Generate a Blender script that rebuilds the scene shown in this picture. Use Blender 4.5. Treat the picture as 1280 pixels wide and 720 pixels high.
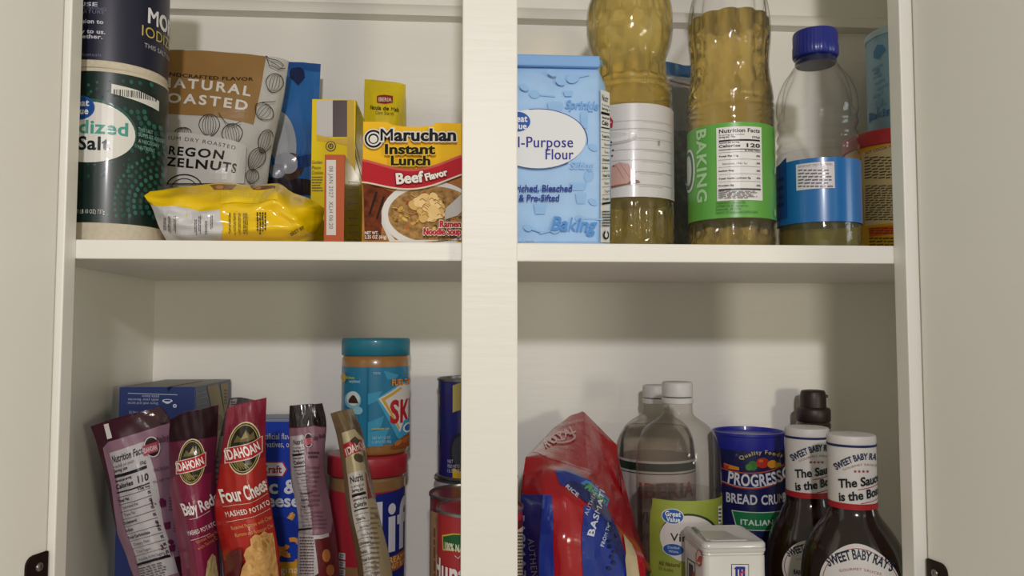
import bpy, bmesh, math, random
from mathutils import Vector, Matrix
from mathutils.geometry import tessellate_polygon
random.seed(7)
for _o in list(bpy.data.objects): bpy.data.objects.remove(_o, do_unlink=True)
SC = bpy.context.scene
COL = SC.collection

# ------------------------------------------------------------------ camera, light, exposure
EYE = Vector((0.0, 0.0, 1.65))
FPX = 980.0                                   # focal length in pixels of a 1280 x 720 frame
PITCH, YAW = math.atan(54/FPX), math.radians(4.0)
cam_d = bpy.data.cameras.new('camera'); cam = bpy.data.objects.new('camera', cam_d); COL.objects.link(cam)
cam_d.sensor_width = 36; cam_d.sensor_fit = 'HORIZONTAL'; cam_d.lens = 36*FPX/1280; cam_d.clip_start = 0.02
cam.location = EYE; cam.rotation_euler = (math.pi/2+PITCH, 0, -YAW)
SC.camera = cam
SC.view_settings.view_transform = 'Standard'; SC.view_settings.look = 'None'
SC.cycles.transparent_max_bounces = 32; SC.cycles.max_bounces = 16
SC.view_settings.gamma = 1.0; SC.view_settings.use_curve_mapping = False
SC.view_settings.exposure = -0.16

wd = bpy.data.worlds.new('world'); SC.world = wd; wd.use_nodes = True
wd.node_tree.nodes['Background'].inputs[0].default_value = (1.0, 0.92, 0.72, 1)
wd.node_tree.nodes['Background'].inputs[1].default_value = 0.33

def lamp(name, loc, aim, size, power, col, shape='DISK', sy=None):
    l = bpy.data.lights.new(name, 'AREA'); l.shape = shape; l.size = size
    if sy: l.size_y = sy
    l.energy = power; l.color = col
    o = bpy.data.objects.new(name, l); COL.objects.link(o); o.location = loc
    o.rotation_euler = (Vector(aim)-Vector(loc)).to_track_quat('-Z', 'Y').to_euler(); return o
lamp('ceiling_lamp', (0.03, -0.86, EYE.z+0.475), (0, 0.98, EYE.z-0.05), 0.085, 11.0, (1.0, 0.965, 0.985))
lamp('room_lamp', (1.42, -1.75, EYE.z+0.02), (0.0, 0.98, EYE.z), 0.35, 13.5, (1.0, 0.93, 0.72))
lamp('cool_side_fill', (2.4, -0.45, EYE.z+0.15), (-0.4, 0.5, EYE.z), 0.9, 12.0, (0.88, 0.96, 1.0), 'SQUARE')  # added cool fill to brighten the left door, no actual window

# ------------------------------------------------------------------ projection helpers
_R = cam.rotation_euler.to_matrix(); _RT = _R.transposed()
def ray(px, py): return _R @ Vector(((px-640)/FPX, (360-py)/FPX, -1.0))
def at(px, py, Y):
    d = ray(px, py); return EYE + d*(Y/d.y)
def proj(p):
    q = _RT @ (p-EYE); return (640+FPX*q.x/-q.z, 360-FPX*q.y/-q.z)
def depth(p): return -(_RT @ (p-EYE)).z

# ------------------------------------------------------------------ materials
def lin(c): return c/12.92 if c <= 0.04045 else ((c+0.055)/1.055)**2.4
def rgb(h):
    h = h.lstrip('#'); return tuple(lin(int(h[i:i+2], 16)/255) for i in (0, 2, 4))
_M = {}
def mat(h, rough=0.5, metal=0.0, bump=0.0, scale=60.0, var=0.0, name=None, spec=0.5, coat=0.0):
    k = (h, rough, metal, bump, scale, var, spec, coat)
    if k in _M: return _M[k]
    m = bpy.data.materials.new(name or 'surface_'+h.lstrip('#')); m.use_nodes = True
    nt = m.node_tree; b = nt.nodes['Principled BSDF']; c = rgb(h)
    b.inputs['Base Color'].default_value = (*c, 1); b.inputs['Roughness'].default_value = rough
    b.inputs['Metallic'].default_value = metal; b.inputs['Specular IOR Level'].default_value = spec
    b.inputs['Coat Weight'].default_value = coat; b.inputs['Coat Roughness'].default_value = 0.12
    if bump or var:
        tc = nt.nodes.new('ShaderNodeTexCoord'); n = nt.nodes.new('ShaderNodeTexNoise')
        n.inputs['Scale'].default_value = scale; n.inputs['Detail'].default_value = 4
        nt.links.new(tc.outputs['Object'], n.inputs['Vector'])
        if bump:
            bp = nt.nodes.new('ShaderNodeBump'); bp.inputs['Strength'].default_value = bump; bp.inputs['Distance'].default_value = 0.002
            nt.links.new(n.outputs['Fac'], bp.inputs['Height']); nt.links.new(bp.outputs['Normal'], b.inputs['Normal'])
        if var:
            r = nt.nodes.new('ShaderNodeValToRGB')
            r.color_ramp.elements[0].position = 0.3; r.color_ramp.elements[1].position = 0.7
            r.color_ramp.elements[0].color = (*[x*(1-var) for x in c], 1); r.color_ramp.elements[1].color = (*[min(1, x*(1+var)) for x in c], 1)
            nt.links.new(n.outputs['Fac'], r.inputs['Fac']); nt.links.new(r.outputs['Color'], b.inputs['Base Color'])
    _M[k] = m; return m
def paint(h, stroke=0.25):
    m = bpy.data.materials.new('brushed_paint'); m.use_nodes = True; nt = m.node_tree; b = nt.nodes['Principled BSDF']
    b.inputs['Base Color'].default_value = (*rgb(h), 1); b.inputs['Roughness'].default_value = 0.42
    tc = nt.nodes.new('ShaderNodeTexCoord'); mp = nt.nodes.new('ShaderNodeMapping'); mp.inputs['Scale'].default_value = (14, 60, 160)
    n = nt.nodes.new('ShaderNodeTexNoise'); n.inputs['Scale'].default_value = 1.0; n.inputs['Detail'].default_value = 5
    bp = nt.nodes.new('ShaderNodeBump'); bp.inputs['Strength'].default_value = stroke; bp.inputs['Distance'].default_value = 0.0012
    nt.links.new(tc.outputs['Object'], mp.inputs['Vector']); nt.links.new(mp.outputs['Vector'], n.inputs['Vector'])
    nt.links.new(n.outputs['Fac'], bp.inputs['Height']); nt.links.new(bp.outputs['Normal'], b.inputs['Normal'])
    return m
def clear(tint='#ffffff', gloss=1.0, rough=0.04, body=0.0, bodycol='#cccccc', name='clear_plastic', bump=0.0, scale=90, edge='#8d8a82'):
    """thin transparent film or bottle wall: lets light straight through, mirrors at grazing angles"""
    m = bpy.data.materials.new(name); m.use_nodes = True; nt = m.node_tree; nt.nodes.clear()
    out = nt.nodes.new('ShaderNodeOutputMaterial'); tr = nt.nodes.new('ShaderNodeBsdfTransparent'); tr.inputs[0].default_value = (*rgb(tint), 1)
    gl = nt.nodes.new('ShaderNodeBsdfGlossy'); gl.inputs['Roughness'].default_value = rough
    fr = nt.nodes.new('ShaderNodeFresnel'); fr.inputs[0].default_value = 1.0+0.45*gloss
    mx = nt.nodes.new('ShaderNodeMixShader')
    geo = nt.nodes.new('ShaderNodeNewGeometry'); mth = nt.nodes.new('ShaderNodeMath'); mth.operation = 'MULTIPLY'
    inv = nt.nodes.new('ShaderNodeMath'); inv.operation = 'SUBTRACT'; inv.inputs[0].default_value = 1.0
    nt.links.new(geo.outputs['Backfacing'], inv.inputs[1]); nt.links.new(fr.outputs[0], mth.inputs[0]); nt.links.new(inv.outputs[0], mth.inputs[1])
    nt.links.new(mth.outputs[0], mx.inputs[0]); nt.links.new(gl.outputs[0], mx.inputs[2])
    lw = nt.nodes.new('ShaderNodeLayerWeight'); lw.inputs[0].default_value = 0.35; pw = nt.nodes.new('ShaderNodeMath'); pw.operation = 'POWER'; pw.inputs[1].default_value = 2.0
    cm = nt.nodes.new('ShaderNodeMix'); cm.data_type = 'RGBA'; cm.inputs[6].default_value = (*rgb(tint), 1); cm.inputs[7].default_value = (*rgb(edge), 1)
    nt.links.new(lw.outputs['Facing'], pw.inputs[0]); nt.links.new(pw.outputs[0], cm.inputs[0]); nt.links.new(cm.outputs[2], tr.inputs[0])
    if body:
        df = nt.nodes.new('ShaderNodeBsdfDiffuse'); df.inputs[0].default_value = (*rgb(bodycol), 1)
        m2 = nt.nodes.new('ShaderNodeMixShader'); m2.inputs[0].default_value = body
        nt.links.new(tr.outputs[0], m2.inputs[1]); nt.links.new(df.outputs[0], m2.inputs[2]); nt.links.new(m2.outputs[0], mx.inputs[1])
    else: nt.links.new(tr.outputs[0], mx.inputs[1])
    if bump:
        tc = nt.nodes.new('ShaderNodeTexCoord'); n = nt.nodes.new('ShaderNodeTexNoise'); n.inputs['Scale'].default_value = scale
        bp = nt.nodes.new('ShaderNodeBump'); bp.inputs['Strength'].default_value = bump; bp.inputs['Distance'].default_value = 0.003
        nt.links.new(tc.outputs['Object'], n.inputs['Vector']); nt.links.new(n.outputs['Fac'], bp.inputs['Height'])
        nt.links.new(bp.outputs['Normal'], gl.inputs['Normal']); nt.links.new(bp.outputs['Normal'], fr.inputs['Normal'])
    nt.links.new(mx.outputs[0], out.inputs[0]); return m
def liquid(h, ior=1.2, mix=0.3, rough=0.0, name='liquid', haze=0.2, glow='#d8b848', fres=1.3):
    """oil or vinegar: refracts, with part of the light scattered back by its own colour"""
    m = bpy.data.materials.new(name); m.use_nodes = True; nt = m.node_tree; nt.nodes.clear(); c = (*rgb(h), 1)
    out = nt.nodes.new('ShaderNodeOutputMaterial'); rf = nt.nodes.new('ShaderNodeBsdfRefraction'); rf.inputs[0].default_value = c
    rf.inputs['IOR'].default_value = ior; rf.inputs['Roughness'].default_value = rough
    tr = nt.nodes.new('ShaderNodeBsdfTransparent'); tr.inputs[0].default_value = c
    mx = nt.nodes.new('ShaderNodeMixShader'); mx.inputs[0].default_value = mix
    df = nt.nodes.new('ShaderNodeBsdfDiffuse'); df.inputs[0].default_value = (*rgb(glow), 1)
    tl = nt.nodes.new('ShaderNodeBsdfTranslucent'); tl.inputs[0].default_value = (*rgb(glow), 1)
    dd = nt.nodes.new('ShaderNodeMixShader'); dd.inputs[0].default_value = 0.5; md = nt.nodes.new('ShaderNodeMixShader'); md.inputs[0].default_value = haze
    gl = nt.nodes.new('ShaderNodeBsdfGlossy'); gl.inputs['Roughness'].default_value = 0.05
    fr = nt.nodes.new('ShaderNodeFresnel'); fr.inputs[0].default_value = fres; m2 = nt.nodes.new('ShaderNodeMixShader')
    nt.links.new(rf.outputs[0], mx.inputs[1]); nt.links.new(tr.outputs[0], mx.inputs[2])
    nt.links.new(df.outputs[0], dd.inputs[1]); nt.links.new(tl.outputs[0], dd.inputs[2])
    nt.links.new(mx.outputs[0], md.inputs[1]); nt.links.new(dd.outputs[0], md.inputs[2])
    nt.links.new(fr.outputs[0], m2.inputs[0]); nt.links.new(md.outputs[0], m2.inputs[1]); nt.links.new(gl.outputs[0], m2.inputs[2])
    nt.links.new(m2.outputs[0], out.inputs[0]); return m

# ------------------------------------------------------------------ glyphs of the built-in font, cached as flat triangles
_G = {}
def _load_glyphs():
    chars = [chr(i) for i in range(33, 127)] + ['é', 'í', '®']
    hold = []
    def mk(s, off):
        c = bpy.data.curves.new('t', 'FONT'); c.body = s; c.size = 1.0; c.resolution_u = 3; c.offset = off
        o = bpy.data.objects.new('t', c); COL.objects.link(o); hold.append((o, c)); return o
    todo = [(w, ch, mk(ch, off if ch not in '*4Mk' or w == 2 else 0.0), mk(ch+'I', off)) for w, off in ((0, 0.0), (1, 0.028), (2, 0.07)) for ch in chars]
    ref = {w: mk('I', off) for w, off in ((0, 0.0), (1, 0.028), (2, 0.07))}
    dg = bpy.context.evaluated_depsgraph_get(); dg.update()
    def geo(o):
        me = bpy.data.meshes.new_from_object(o.evaluated_get(dg)); vs = [(v.co.x, v.co.y) for v in me.vertices]
        me.calc_loop_triangles(); ts = [tuple(t.vertices) for t in me.loop_triangles]; bpy.data.meshes.remove(me); return vs, ts
    rx = {w: max(v[0] for v in geo(o)[0]) for w, o in ref.items()}
    for w, ch, a, b in todo:
        v, t = geo(a); v2, _ = geo(b)
        if v: _G[(w, ch)] = (v, t, max(x for x, _y in v2)-rx[w])
    for o, c in hold: bpy.data.objects.remove(o); bpy.data.curves.remove(c)
_load_glyphs()
CAP = 0.69
def text_mesh(s, bold=0, track=0.0, shear=0.0):
    V, T, x = [], [], 0.0
    for ch in s:
        if ch == ' ': x += 0.28+track; continue
        g = _G.get((bold, ch))
        if not g: continue
        n = len(V); V += [(vx+x+shear*vy, vy) for vx, vy in g[0]]; T += [tuple(i+n for i in t) for t in g[1]]; x += g[2]+track
    x0 = min(v[0] for v in V); x1 = max(v[0] for v in V)
    return [((a-x0)/(x1-x0), b/CAP) for a, b in V], T

# ------------------------------------------------------------------ objects
def link(name, me, parent, mats, smooth=False):
    o = bpy.data.objects.new(name, me); COL.objects.link(o)
    for m in mats: me.materials.append(m)
    if smooth:
        for p in me.polygons: p.use_smooth = True
    if parent is not None: o.parent = parent
    return o
def thing(name, loc, label, cat, group=None):
    o = bpy.data.objects.new(name, None); COL.objects.link(o); o.location = loc; o.empty_display_size = 0.02
    o['label'] = label; o['category'] = cat
    if group: o['group'] = group
    return o
def base(o):
    while o.parent: o = o.parent
    return o.location
def build(name, V, F, m, parent, smooth=False, mi=None, bevel=0.0, sharp=None):
    """mesh from world-space vertices as a part of `parent`"""
    off = base(parent) if parent is not None else Vector((0, 0, 0))
    me = bpy.data.meshes.new(name); me.from_pydata([Vector(v)-off for v in V], [], F)
    if mi:
        for p, i in zip(me.polygons, mi): p.material_index = i
    bm = bmesh.new(); bm.from_mesh(me)
    bmesh.ops.remove_doubles(bm, verts=bm.verts, dist=1e-6)
    if bevel: bmesh.ops.bevel(bm, geom=[e for e in bm.edges if e.is_manifold and e.calc_face_angle(0) > 0.5], offset=bevel, segments=2, affect='EDGES', profile=0.6)
    bmesh.ops.recalc_face_normals(bm, faces=bm.faces); bm.to_mesh(me); bm.free()
    o = link(name, me, parent, m if isinstance(m, (list, tuple)) else [m], smooth)
    if smooth and sharp: me.set_sharp_from_angle(angle=sharp)
    return o
BOXF = [(0,1,3,2),(4,6,7,5),(0,4,5,1),(2,3,7,6),(0,2,6,4),(1,5,7,3)]
def boxv(x0, x1, y0, y1, z0, z1): return [Vector((x, y, z)) for x in (x0, x1) for y in (y0, y1) for z in (z0, z1)]
def box(name, x0, x1, y0, y1, z0, z1, m, parent, bevel=0.0):
    return build(name, boxv(x0, x1, y0, y1, z0, z1), BOXF, m, parent, bevel=bevel)

# ------------------------------------------------------------------ surfaces that carry printing
class Surf:
    lathe = False; step = None; clip = None
    def inv(self, px, py):
        u, v = self.guess; e = 1e-4*self.scale
        for _ in range(14):
            a = proj(self.map(u, v, 0)); dx, dy = px-a[0], py-a[1]
            if abs(dx)+abs(dy) < 0.02: break
            b = proj(self.map(u+e, v, 0)); c = proj(self.map(u, v+e, 0))
            j00, j10, j01, j11 = (b[0]-a[0])/e, (b[1]-a[1])/e, (c[0]-a[0])/e, (c[1]-a[1])/e
            d = j00*j11-j01*j10
            if abs(d) < 1e-9: break
            du, dv = (dx*j11-dy*j01)/d, (dy*j00-dx*j10)/d
            L = 0.35*self.scale; du = max(-L, min(L, du)); dv = max(-L, min(L, dv))
            u, v = self.lim(u+du, v+dv)
        return u, v
    def lim(self, u, v): return u, v
    def conv(self, pts): return [self.inv(*p) for p in pts]
class Plane(Surf):
    """flat face through O with unit axes ex, ez"""
    def __init__(s, O, ex, ez): s.O, s.ex, s.ez = O, ex.normalized(), ez.normalized(); s.n = s.ex.cross(s.ez); s.guess = (0, 0); s.scale = 0.1
    def map(s, u, v, h): return s.O+s.ex*u+s.ez*v+s.n*h
class Round(Surf):
    """surface of revolution round (cx, cy); u is arc length from the side that faces the eye, v is world height"""
    lathe = True
    def __init__(s, c, prof, flat=1.0):
        s.c = Vector((c.x, c.y, 0)); s.prof = sorted(((z, r) for r, z in prof)); t = (EYE-c); t.z = 0; t.normalize()
        s.t = t; s.r = Vector((-t.y, t.x, 0)); s.rm = max(r for r, z in prof); s.flat = flat
        s.step = (s.rm*0.1, None); s.scale = s.rm; s.guess = (0, 0.5*(s.prof[0][0]+s.prof[-1][0]))
    def R(s, z):
        P = s.prof
        if z <= P[0][0]: return P[0][1]
        for (a, ra), (b, rb) in zip(P, P[1:]):
            if z <= b: return ra+(rb-ra)*(z-a)/max(1e-9, b-a)
        return P[-1][1]
    def map(s, u, v, h):
        a = u/s.rm; r = s.R(v)+h; return s.c+s.r*(math.sin(a)*r)+s.t*(math.cos(a)*r*s.flat)+Vector((0, 0, v))
    def lim(s, u, v): return max(-1.42*s.rm, min(1.42*s.rm, u)), max(s.prof[0][0]-.05, min(s.prof[-1][0]+.05, v))
    def conv(s, pts):
        ax = sum(p[0] for p in pts)/len(pts); ay = sum(p[1] for p in pts)/len(pts)
        ua, va = s.inv(ax, ay); va2 = s.inv(ax, ay-8)[1]; k = (va2-va)/8 or depth(s.map(ua, va, 0))/FPX
        return [(s.inv(p[0], ay)[0], va+(ay-p[1])*k) for p in pts]
def cr(p0, p1, p2, p3, t):
    return 0.5*((2*p1)+(p2-p0)*t+(2*p0-5*p1+4*p2-p3)*t*t+(3*p1-p0-3*p2+p3)*t**3)
class Patch(Surf):
    """bag side: rows (top to bottom) of (px, py, Y) control points; u, v in 0..1, v = 0 at the bottom"""
    def __init__(s, rows, bulge=0.0, wr=0.0, seed=0, smooth=True, step=0.03):
        s.clip = ((.004, .996), (.002, .998))
        s.g = [[at(*p) for p in r] for r in rows][::-1]; s.bulge, s.wr, s.seed, s.sm = bulge, wr, seed, smooth
        s.guess = (0.5, 0.6); s.scale = 1.0; s.step = (step, step)
        a, b, c = s.g[0][0], s.g[0][-1], s.g[-1][0]; s.nn = ((b-a).cross(c-a)).normalized()
        if s.nn.y > 0: s.nn = -s.nn
    def row(s, L, t):
        n = len(L)-1; x = max(0, min(n-1e-6, t*n)); i = int(x); f = x-i
        if t < 0: i, f = 0, t*n
        if t > 1: i, f = n-1, 1+(t-1)*n
        if not s.sm or n < 2: return L[i]+(L[i+1]-L[i])*f
        p0 = L[i-1] if i > 0 else 2*L[i]-L[i+1]; p3 = L[i+2] if i+2 <= n else 2*L[i+1]-L[i]
        return cr(p0, L[i], L[i+1], p3, f)
    def raw(s, u, v): return s.row([s.row(r, u) for r in s.g], v)
    def prof(s, u, v):
        a = max(0, min(1, u)); b = max(0, min(1, v)); return max(0, 4*a*(1-a))**0.7 * max(0, min(1, min(b*6+.25, (1-b)*4)))
    def map(s, u, v, h):
        p = s.raw(u, v); w = 0
        if s.wr:
            q = s.seed; w = s.wr*(math.sin(9*u+5*v+q)*0.5+math.sin(17*v-7*u+2*q)*0.35+math.sin(31*u+23*v+3*q)*0.18+math.sin(13*u-37*v+q)*0.15)
            e = max(0, min(1, u*8, (1-u)*8)); w *= e
        return p+s.nn*(s.bulge*s.prof(u, v)+w+h)

class Art:
    """printing on a surface: coloured shapes and lettering laid one on the other, all in ONE mesh"""
    def __init__(s, surf, rough=0.45, h0=0.0003, dh=0.00005, spec=0.3, coat=0.0, xf=None):
        s.S, s.rough, s.h, s.dh, s.spec, s.coat, s.xf = surf, rough, h0, dh, spec, coat, xf
        if isinstance(surf, Patch): s.h, s.dh = max(h0, .0005), .00011
        s.V, s.F, s.I, s.m, s.mi = [], [], [], [], {}
    def slot(s, c):
        m = c if not isinstance(c, str) else mat(c, s.rough, spec=s.spec, coat=s.coat)
        if m.name not in s.mi: s.mi[m.name] = len(s.m); s.m.append(m)
        return s.mi[m.name]
    def put(s, uv, tris, c, cut=True):
        i = s.slot(c); s.h += s.dh; st = s.S.step
        bm = bmesh.new(); bv = [bm.verts.new((a, b, 0)) for a, b in uv]
        for t in tris:
            try: bm.faces.new([bv[k] for k in t])
            except ValueError: pass
        if st and cut:
            for ax in (0, 1):
                if not st[ax]: continue
                lo = min(p[ax] for p in uv); hi = max(p[ax] for p in uv); k = math.floor(lo/st[ax])+1
                while k*st[ax] < hi:
                    co = [0, 0, 0]; no = [0, 0, 0]; co[ax] = k*st[ax]; no[ax] = 1
                    bmesh.ops.bisect_plane(bm, geom=bm.verts[:]+bm.edges[:]+bm.faces[:], plane_co=co, plane_no=no, dist=1e-7); k += 1
        if s.S.clip:
            for ax in (0, 1):
                for sg, lim in ((-1, s.S.clip[ax][0]), (1, s.S.clip[ax][1])):
                    co = [0, 0, 0]; no = [0, 0, 0]; co[ax] = lim; no[ax] = sg
                    bmesh.ops.bisect_plane(bm, geom=bm.verts[:]+bm.edges[:]+bm.faces[:], plane_co=co, plane_no=no, dist=1e-7, clear_outer=True)
        bm.verts.index_update(); n = len(s.V)
        s.V += [s.S.map(v.co.x, v.co.y, s.h) for v in bm.verts]
        for f in bm.faces:
            q = [v.index+n for v in f.verts]
            s.F.append(q if f.normal.z >= 0 else q[::-1]); s.I.append(i)
        bm.free(); return s
    def X(s, pts): return [s.xf(*p) for p in pts] if s.xf else list(pts)
    def poly(s, pts, c):
        uv = s.S.conv(s.X(pts)); return s.put(uv, [tuple(t) for t in tessellate_polygon([[Vector((a, b, 0)) for a, b in uv]])], c)
    def rect(s, x0, y0, x1, y1, c):
        n = 5 if s.S.lathe else 2
        top = [(x0+(x1-x0)*k/(n-1), y0) for k in range(n)]; bot = [(x1+(x0-x1)*k/(n-1), y1) for k in range(n)]
        return s.poly(top+bot, c)
    def ell(s, cx, cy, rx, ry, c, rot=0.0, n=28, a0=0, a1=2*math.pi):
        P = []
        for k in range(n):
            a = a0+(a1-a0)*k/(n if a1-a0 > 6.2 else n-1); x, y = rx*math.cos(a), ry*math.sin(a)
            P.append((cx+x*math.cos(rot)-y*math.sin(rot), cy+x*math.sin(rot)+y*math.cos(rot)))
        return s.poly(P, c)
    def line(s, pts, w, c):
        """stroke of width w along the points"""
        L, R = [], []
        for i, p in enumerate(pts):
            a = pts[max(0, i-1)]; b = pts[min(len(pts)-1, i+1)]; dx, dy = b[0]-a[0], b[1]-a[1]; d = math.hypot(dx, dy) or 1
            L.append((p[0]-dy/d*w/2, p[1]+dx/d*w/2)); R.append((p[0]+dy/d*w/2, p[1]-dx/d*w/2))
        uv = s.S.conv(s.X(L+R)); n = len(pts)
        return s.put(uv, [(i, i+1, n+i+1, n+i) for i in range(n-1)], c)
    def text(s, t, x0, y0, x1, y1, h, c, bold=1, track=0.02, shear=0.0):
        """baseline from (x0, y0) to (x1, y1), capitals h high"""
        V, T = text_mesh(t, bold, track, shear); dx, dy = x1-x0, y1-y0; d = math.hypot(dx, dy)
        O, A, B = s.S.conv(s.X([(x0, y0), (x1, y1), (x0+dy/d*h, y0-dx/d*h)]))
        if s.S.lathe and abs(dy) < 1e-6: A = (A[0], O[1]); B = (O[0], B[1])
        uv = [(O[0]+(A[0]-O[0])*a+(B[0]-O[0])*b, O[1]+(A[1]-O[1])*a+(B[1]-O[1])*b) for a, b in V]
        return s.put(uv, T, c)
    def arc(s, t, fn, h, c, bold=1, track=0.04):
        """lettering along a curve: fn(k) for k in 0..1 gives the baseline pixel"""
        V, T = text_mesh(t, bold, track); P = []
        for a, b in V:
            p = fn(a); q = fn(a+0.01); dx, dy = q[0]-p[0], q[1]-p[1]; d = math.hypot(dx, dy) or 1
            P.append((p[0]+dy/d*h*b, p[1]-dx/d*h*b))
        return s.put(s.S.conv(s.X(P)), T, c)
    def fine(s, x0, y0, x1, y1, rows, c, fill=0.5, ragged=0.3):
        """print too small to read: rows of word-long dashes"""
        ph = (y1-y0)/rows
        for r in range(rows):
            y = y0+ph*r+ph*(1-fill)/2; x = x0; end = x1-(x1-x0)*ragged*random.random()
            while x < end-1e-6:
                w = (x1-x0)*random.uniform(.07, .22); s.rect(x, y, min(end, x+w), y+ph*fill, c); s.h -= s.dh
                x += w+(x1-x0)*.03
        s.h += s.dh; return s
    def vfine(s, x0, y0, x1, y1, cols, c, fill=0.5, ragged=0.3):
        pw = (x1-x0)/cols
        for r in range(cols):
            x = x0+pw*r+pw*(1-fill)/2; y = y0; end = y1-(y1-y0)*ragged*random.random()
            while y < end-1e-6:
                w = (y1-y0)*random.uniform(.08, .22); s.rect(x, y, x+pw*fill, min(end, y+w), c); s.h -= s.dh
                y += w+(y1-y0)*.03
        s.h += s.dh; return s
    def done(s, name, parent): return build_raw(name, s.V, s.F, s.m, parent, s.I)
def build_raw(name, V, F, mats, parent, I):
    off = base(parent); me = bpy.data.meshes.new(name); me.from_pydata([v-off for v in V], [], F)
    for p, i in zip(me.polygons, I): p.material_index = i
    return link(name, me, parent, mats)
def quad(TL, TR, BL, BR):
    """pixels of a slanted panel from its own 0..1 coordinates (t downwards)"""
    def f(a, t):
        return ((TL[0]*(1-a)+TR[0]*a)*(1-t)+(BL[0]*(1-a)+BR[0]*a)*t, (TL[1]*(1-a)+TR[1]*a)*(1-t)+(BL[1]*(1-a)+BR[1]*a)*t)
    return f
def nutrition(art, q, cal='110', serv='4 servings per pouch', rows=('Total Fat', 'Saturated Fat', 'Trans Fat', 'Cholesterol', 'Sodium', 'Total Carbohydrate', 'Dietary Fiber', 'Total Sugars', 'Includes Added Sugars'), tail=True, part=1.0, white='#e9e6e4', size='Serving size', dense=1.0, K='#17151a'):
    """Nutrition Facts panel in the quad q; part < 1 shows only the left share of each line"""
    old = art.xf; art.xf = q; X = lambda a: min(1.0, a/part); 
    art.rect(0, 0, 1, 1, white); n = len(rows); e = 0.16/ (n+6)*2.4
    def T(t, a0, y, a1, h, b=1):
        if part < 1: 
            k = max(1, int(len(t)*min(1, (part-a0)/(a1-a0)))); a1 = a0+(a1-a0)*k/len(t); t = t[:k]
        if t.strip() and a1 > a0: art.text(t.strip(), X(a0), y, X(a1), y, h, K, b)
    T('Nutrition Facts', .05, .082, .95, .052); T(serv, .05, .125, .62, .022, 0); T(size, .05, .158, .42, .023)
    if part == 1: T('(25g)', .78, .158, .95, .023)
    art.rect(.05, .175, X(.95) if part == 1 else .97, .198, K)
    T('Amount per serving', .05, .232, .5, .019); T('Calories', .05, .285, .52, .036)
    if part == 1: T(cal, .66, .285, .95, .05)
    y = .305; art.rect(.05, y, .96, y+.01, K); y = .345
    dy = (.5 if tail else .6)/n
    if part == 1: T('% Daily Value', .62, y-.008, .95, .016); 
    for i, r in enumerate(rows):
        ind = .05 if r.split()[0] in ('Total', 'Cholesterol', 'Sodium', 'Protein') and 'Sugars' not in r else .13
        art.rect(.05, y, .96, y+.003, K); T(r, ind, y+dy*.72, ind+.033*len(r), .021, 1 if ind < .1 else 0)
        if part == 1: T('0%', .87, y+dy*.72, .95, .021)
        y += dy
    art.rect(.05, y, .96, y+.018, K); 
    if tail: art.fine(.05, y+.03, .95, .985, 6, '#55505a', .4)
    art.xf = old; return art
def barcode(art, x0, y0, x1, y1, slope=0, white='#e8e6e0'):
    w = x1-x0; f = lambda x: slope*(x-x0)
    art.poly([(x0, y0), (x1, y0+f(x1)), (x1, y1+f(x1)), (x0, y1)], white); x = x0+w*.08
    while x < x1-w*.08:
        b = w*random.choice((.012, .02, .032)); art.poly([(x, y0+2+f(x)), (x+b, y0+2+f(x)), (x+b, y1-1.5+f(x)), (x, y1-1.5+f(x))], '#18181a'); art.h -= art.dh; x += b+w*random.choice((.012, .02, .03))
    art.h += art.dh

# ------------------------------------------------------------------ generic bodies
NSEG = 48
def lathe_pts(c, prof, flat=1.0, n=NSEG, cap=(True, True)):
    V, F = [], []; t = EYE-c; t.z = 0; t.normalize(); r_ = Vector((-t.y, t.x, 0))
    for r, z in prof:
        for k in range(n):
            a = 2*math.pi*k/n; V.append(Vector((c.x, c.y, z))+r_*(math.sin(a)*r)+t*(math.cos(a)*r*flat))
    for i in range(len(prof)-1):
        for k in range(n):
            a, b = i*n+k, i*n+(k+1) % n; F.append((a, b, b+n, a+n))
    if cap[0]: F.append(tuple(range(n))[::-1])
    if cap[1]: F.append(tuple(range((len(prof)-1)*n, len(prof)*n)))
    return V, F
def smoothprof(P, k=4):
    """Catmull-Rom through the (r, z) profile"""
    P = [Vector(p) for p in P]; out = []
    for i in range(len(P)-1):
        p0 = P[i-1] if i else P[i]; p3 = P[i+2] if i+2 < len(P) else P[i+1]
        for j in range(k): out.append(cr(p0, P[i], P[i+1], p3, j/k))
    out.append(P[-1]); return [(p.x, p.y) for p in out]
def lathe(name, c, prof, m, parent, flat=1.0, cap=(True, True), n=NSEG, sharp=0.6):
    V, F = lathe_pts(c, prof, flat, n, cap); return build(name, V, F, m, parent, smooth=True, sharp=sharp)
class Spot:
    """a round thing seen at pixel column cx, standing at depth Y: turns pixel half-widths and heights into metres"""
    def __init__(s, cx, cy, Y, zb):
        p = at(cx, cy, Y); s.c = Vector((p.x, p.y, zb)); s.zb = zb; s.Y = Y; s.cx = cx
        s.k = depth(p)/FPX*math.cos(math.atan((cx-640)/FPX))
    def z(s, py, front=0.0):
        """height of pixel row py on the vertical line through the axis moved `front` metres towards the eye"""
        t = EYE-s.c; t.z = 0; q = s.c+t.normalized()*front; d = ray(s.cx, py); return EYE.z+d.z*(q.y/d.y)
    def prof(s, L, front=0.0): return [(hw*s.k, s.z(py, front) if py is not None else s.zb) for hw, py in L]
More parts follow.
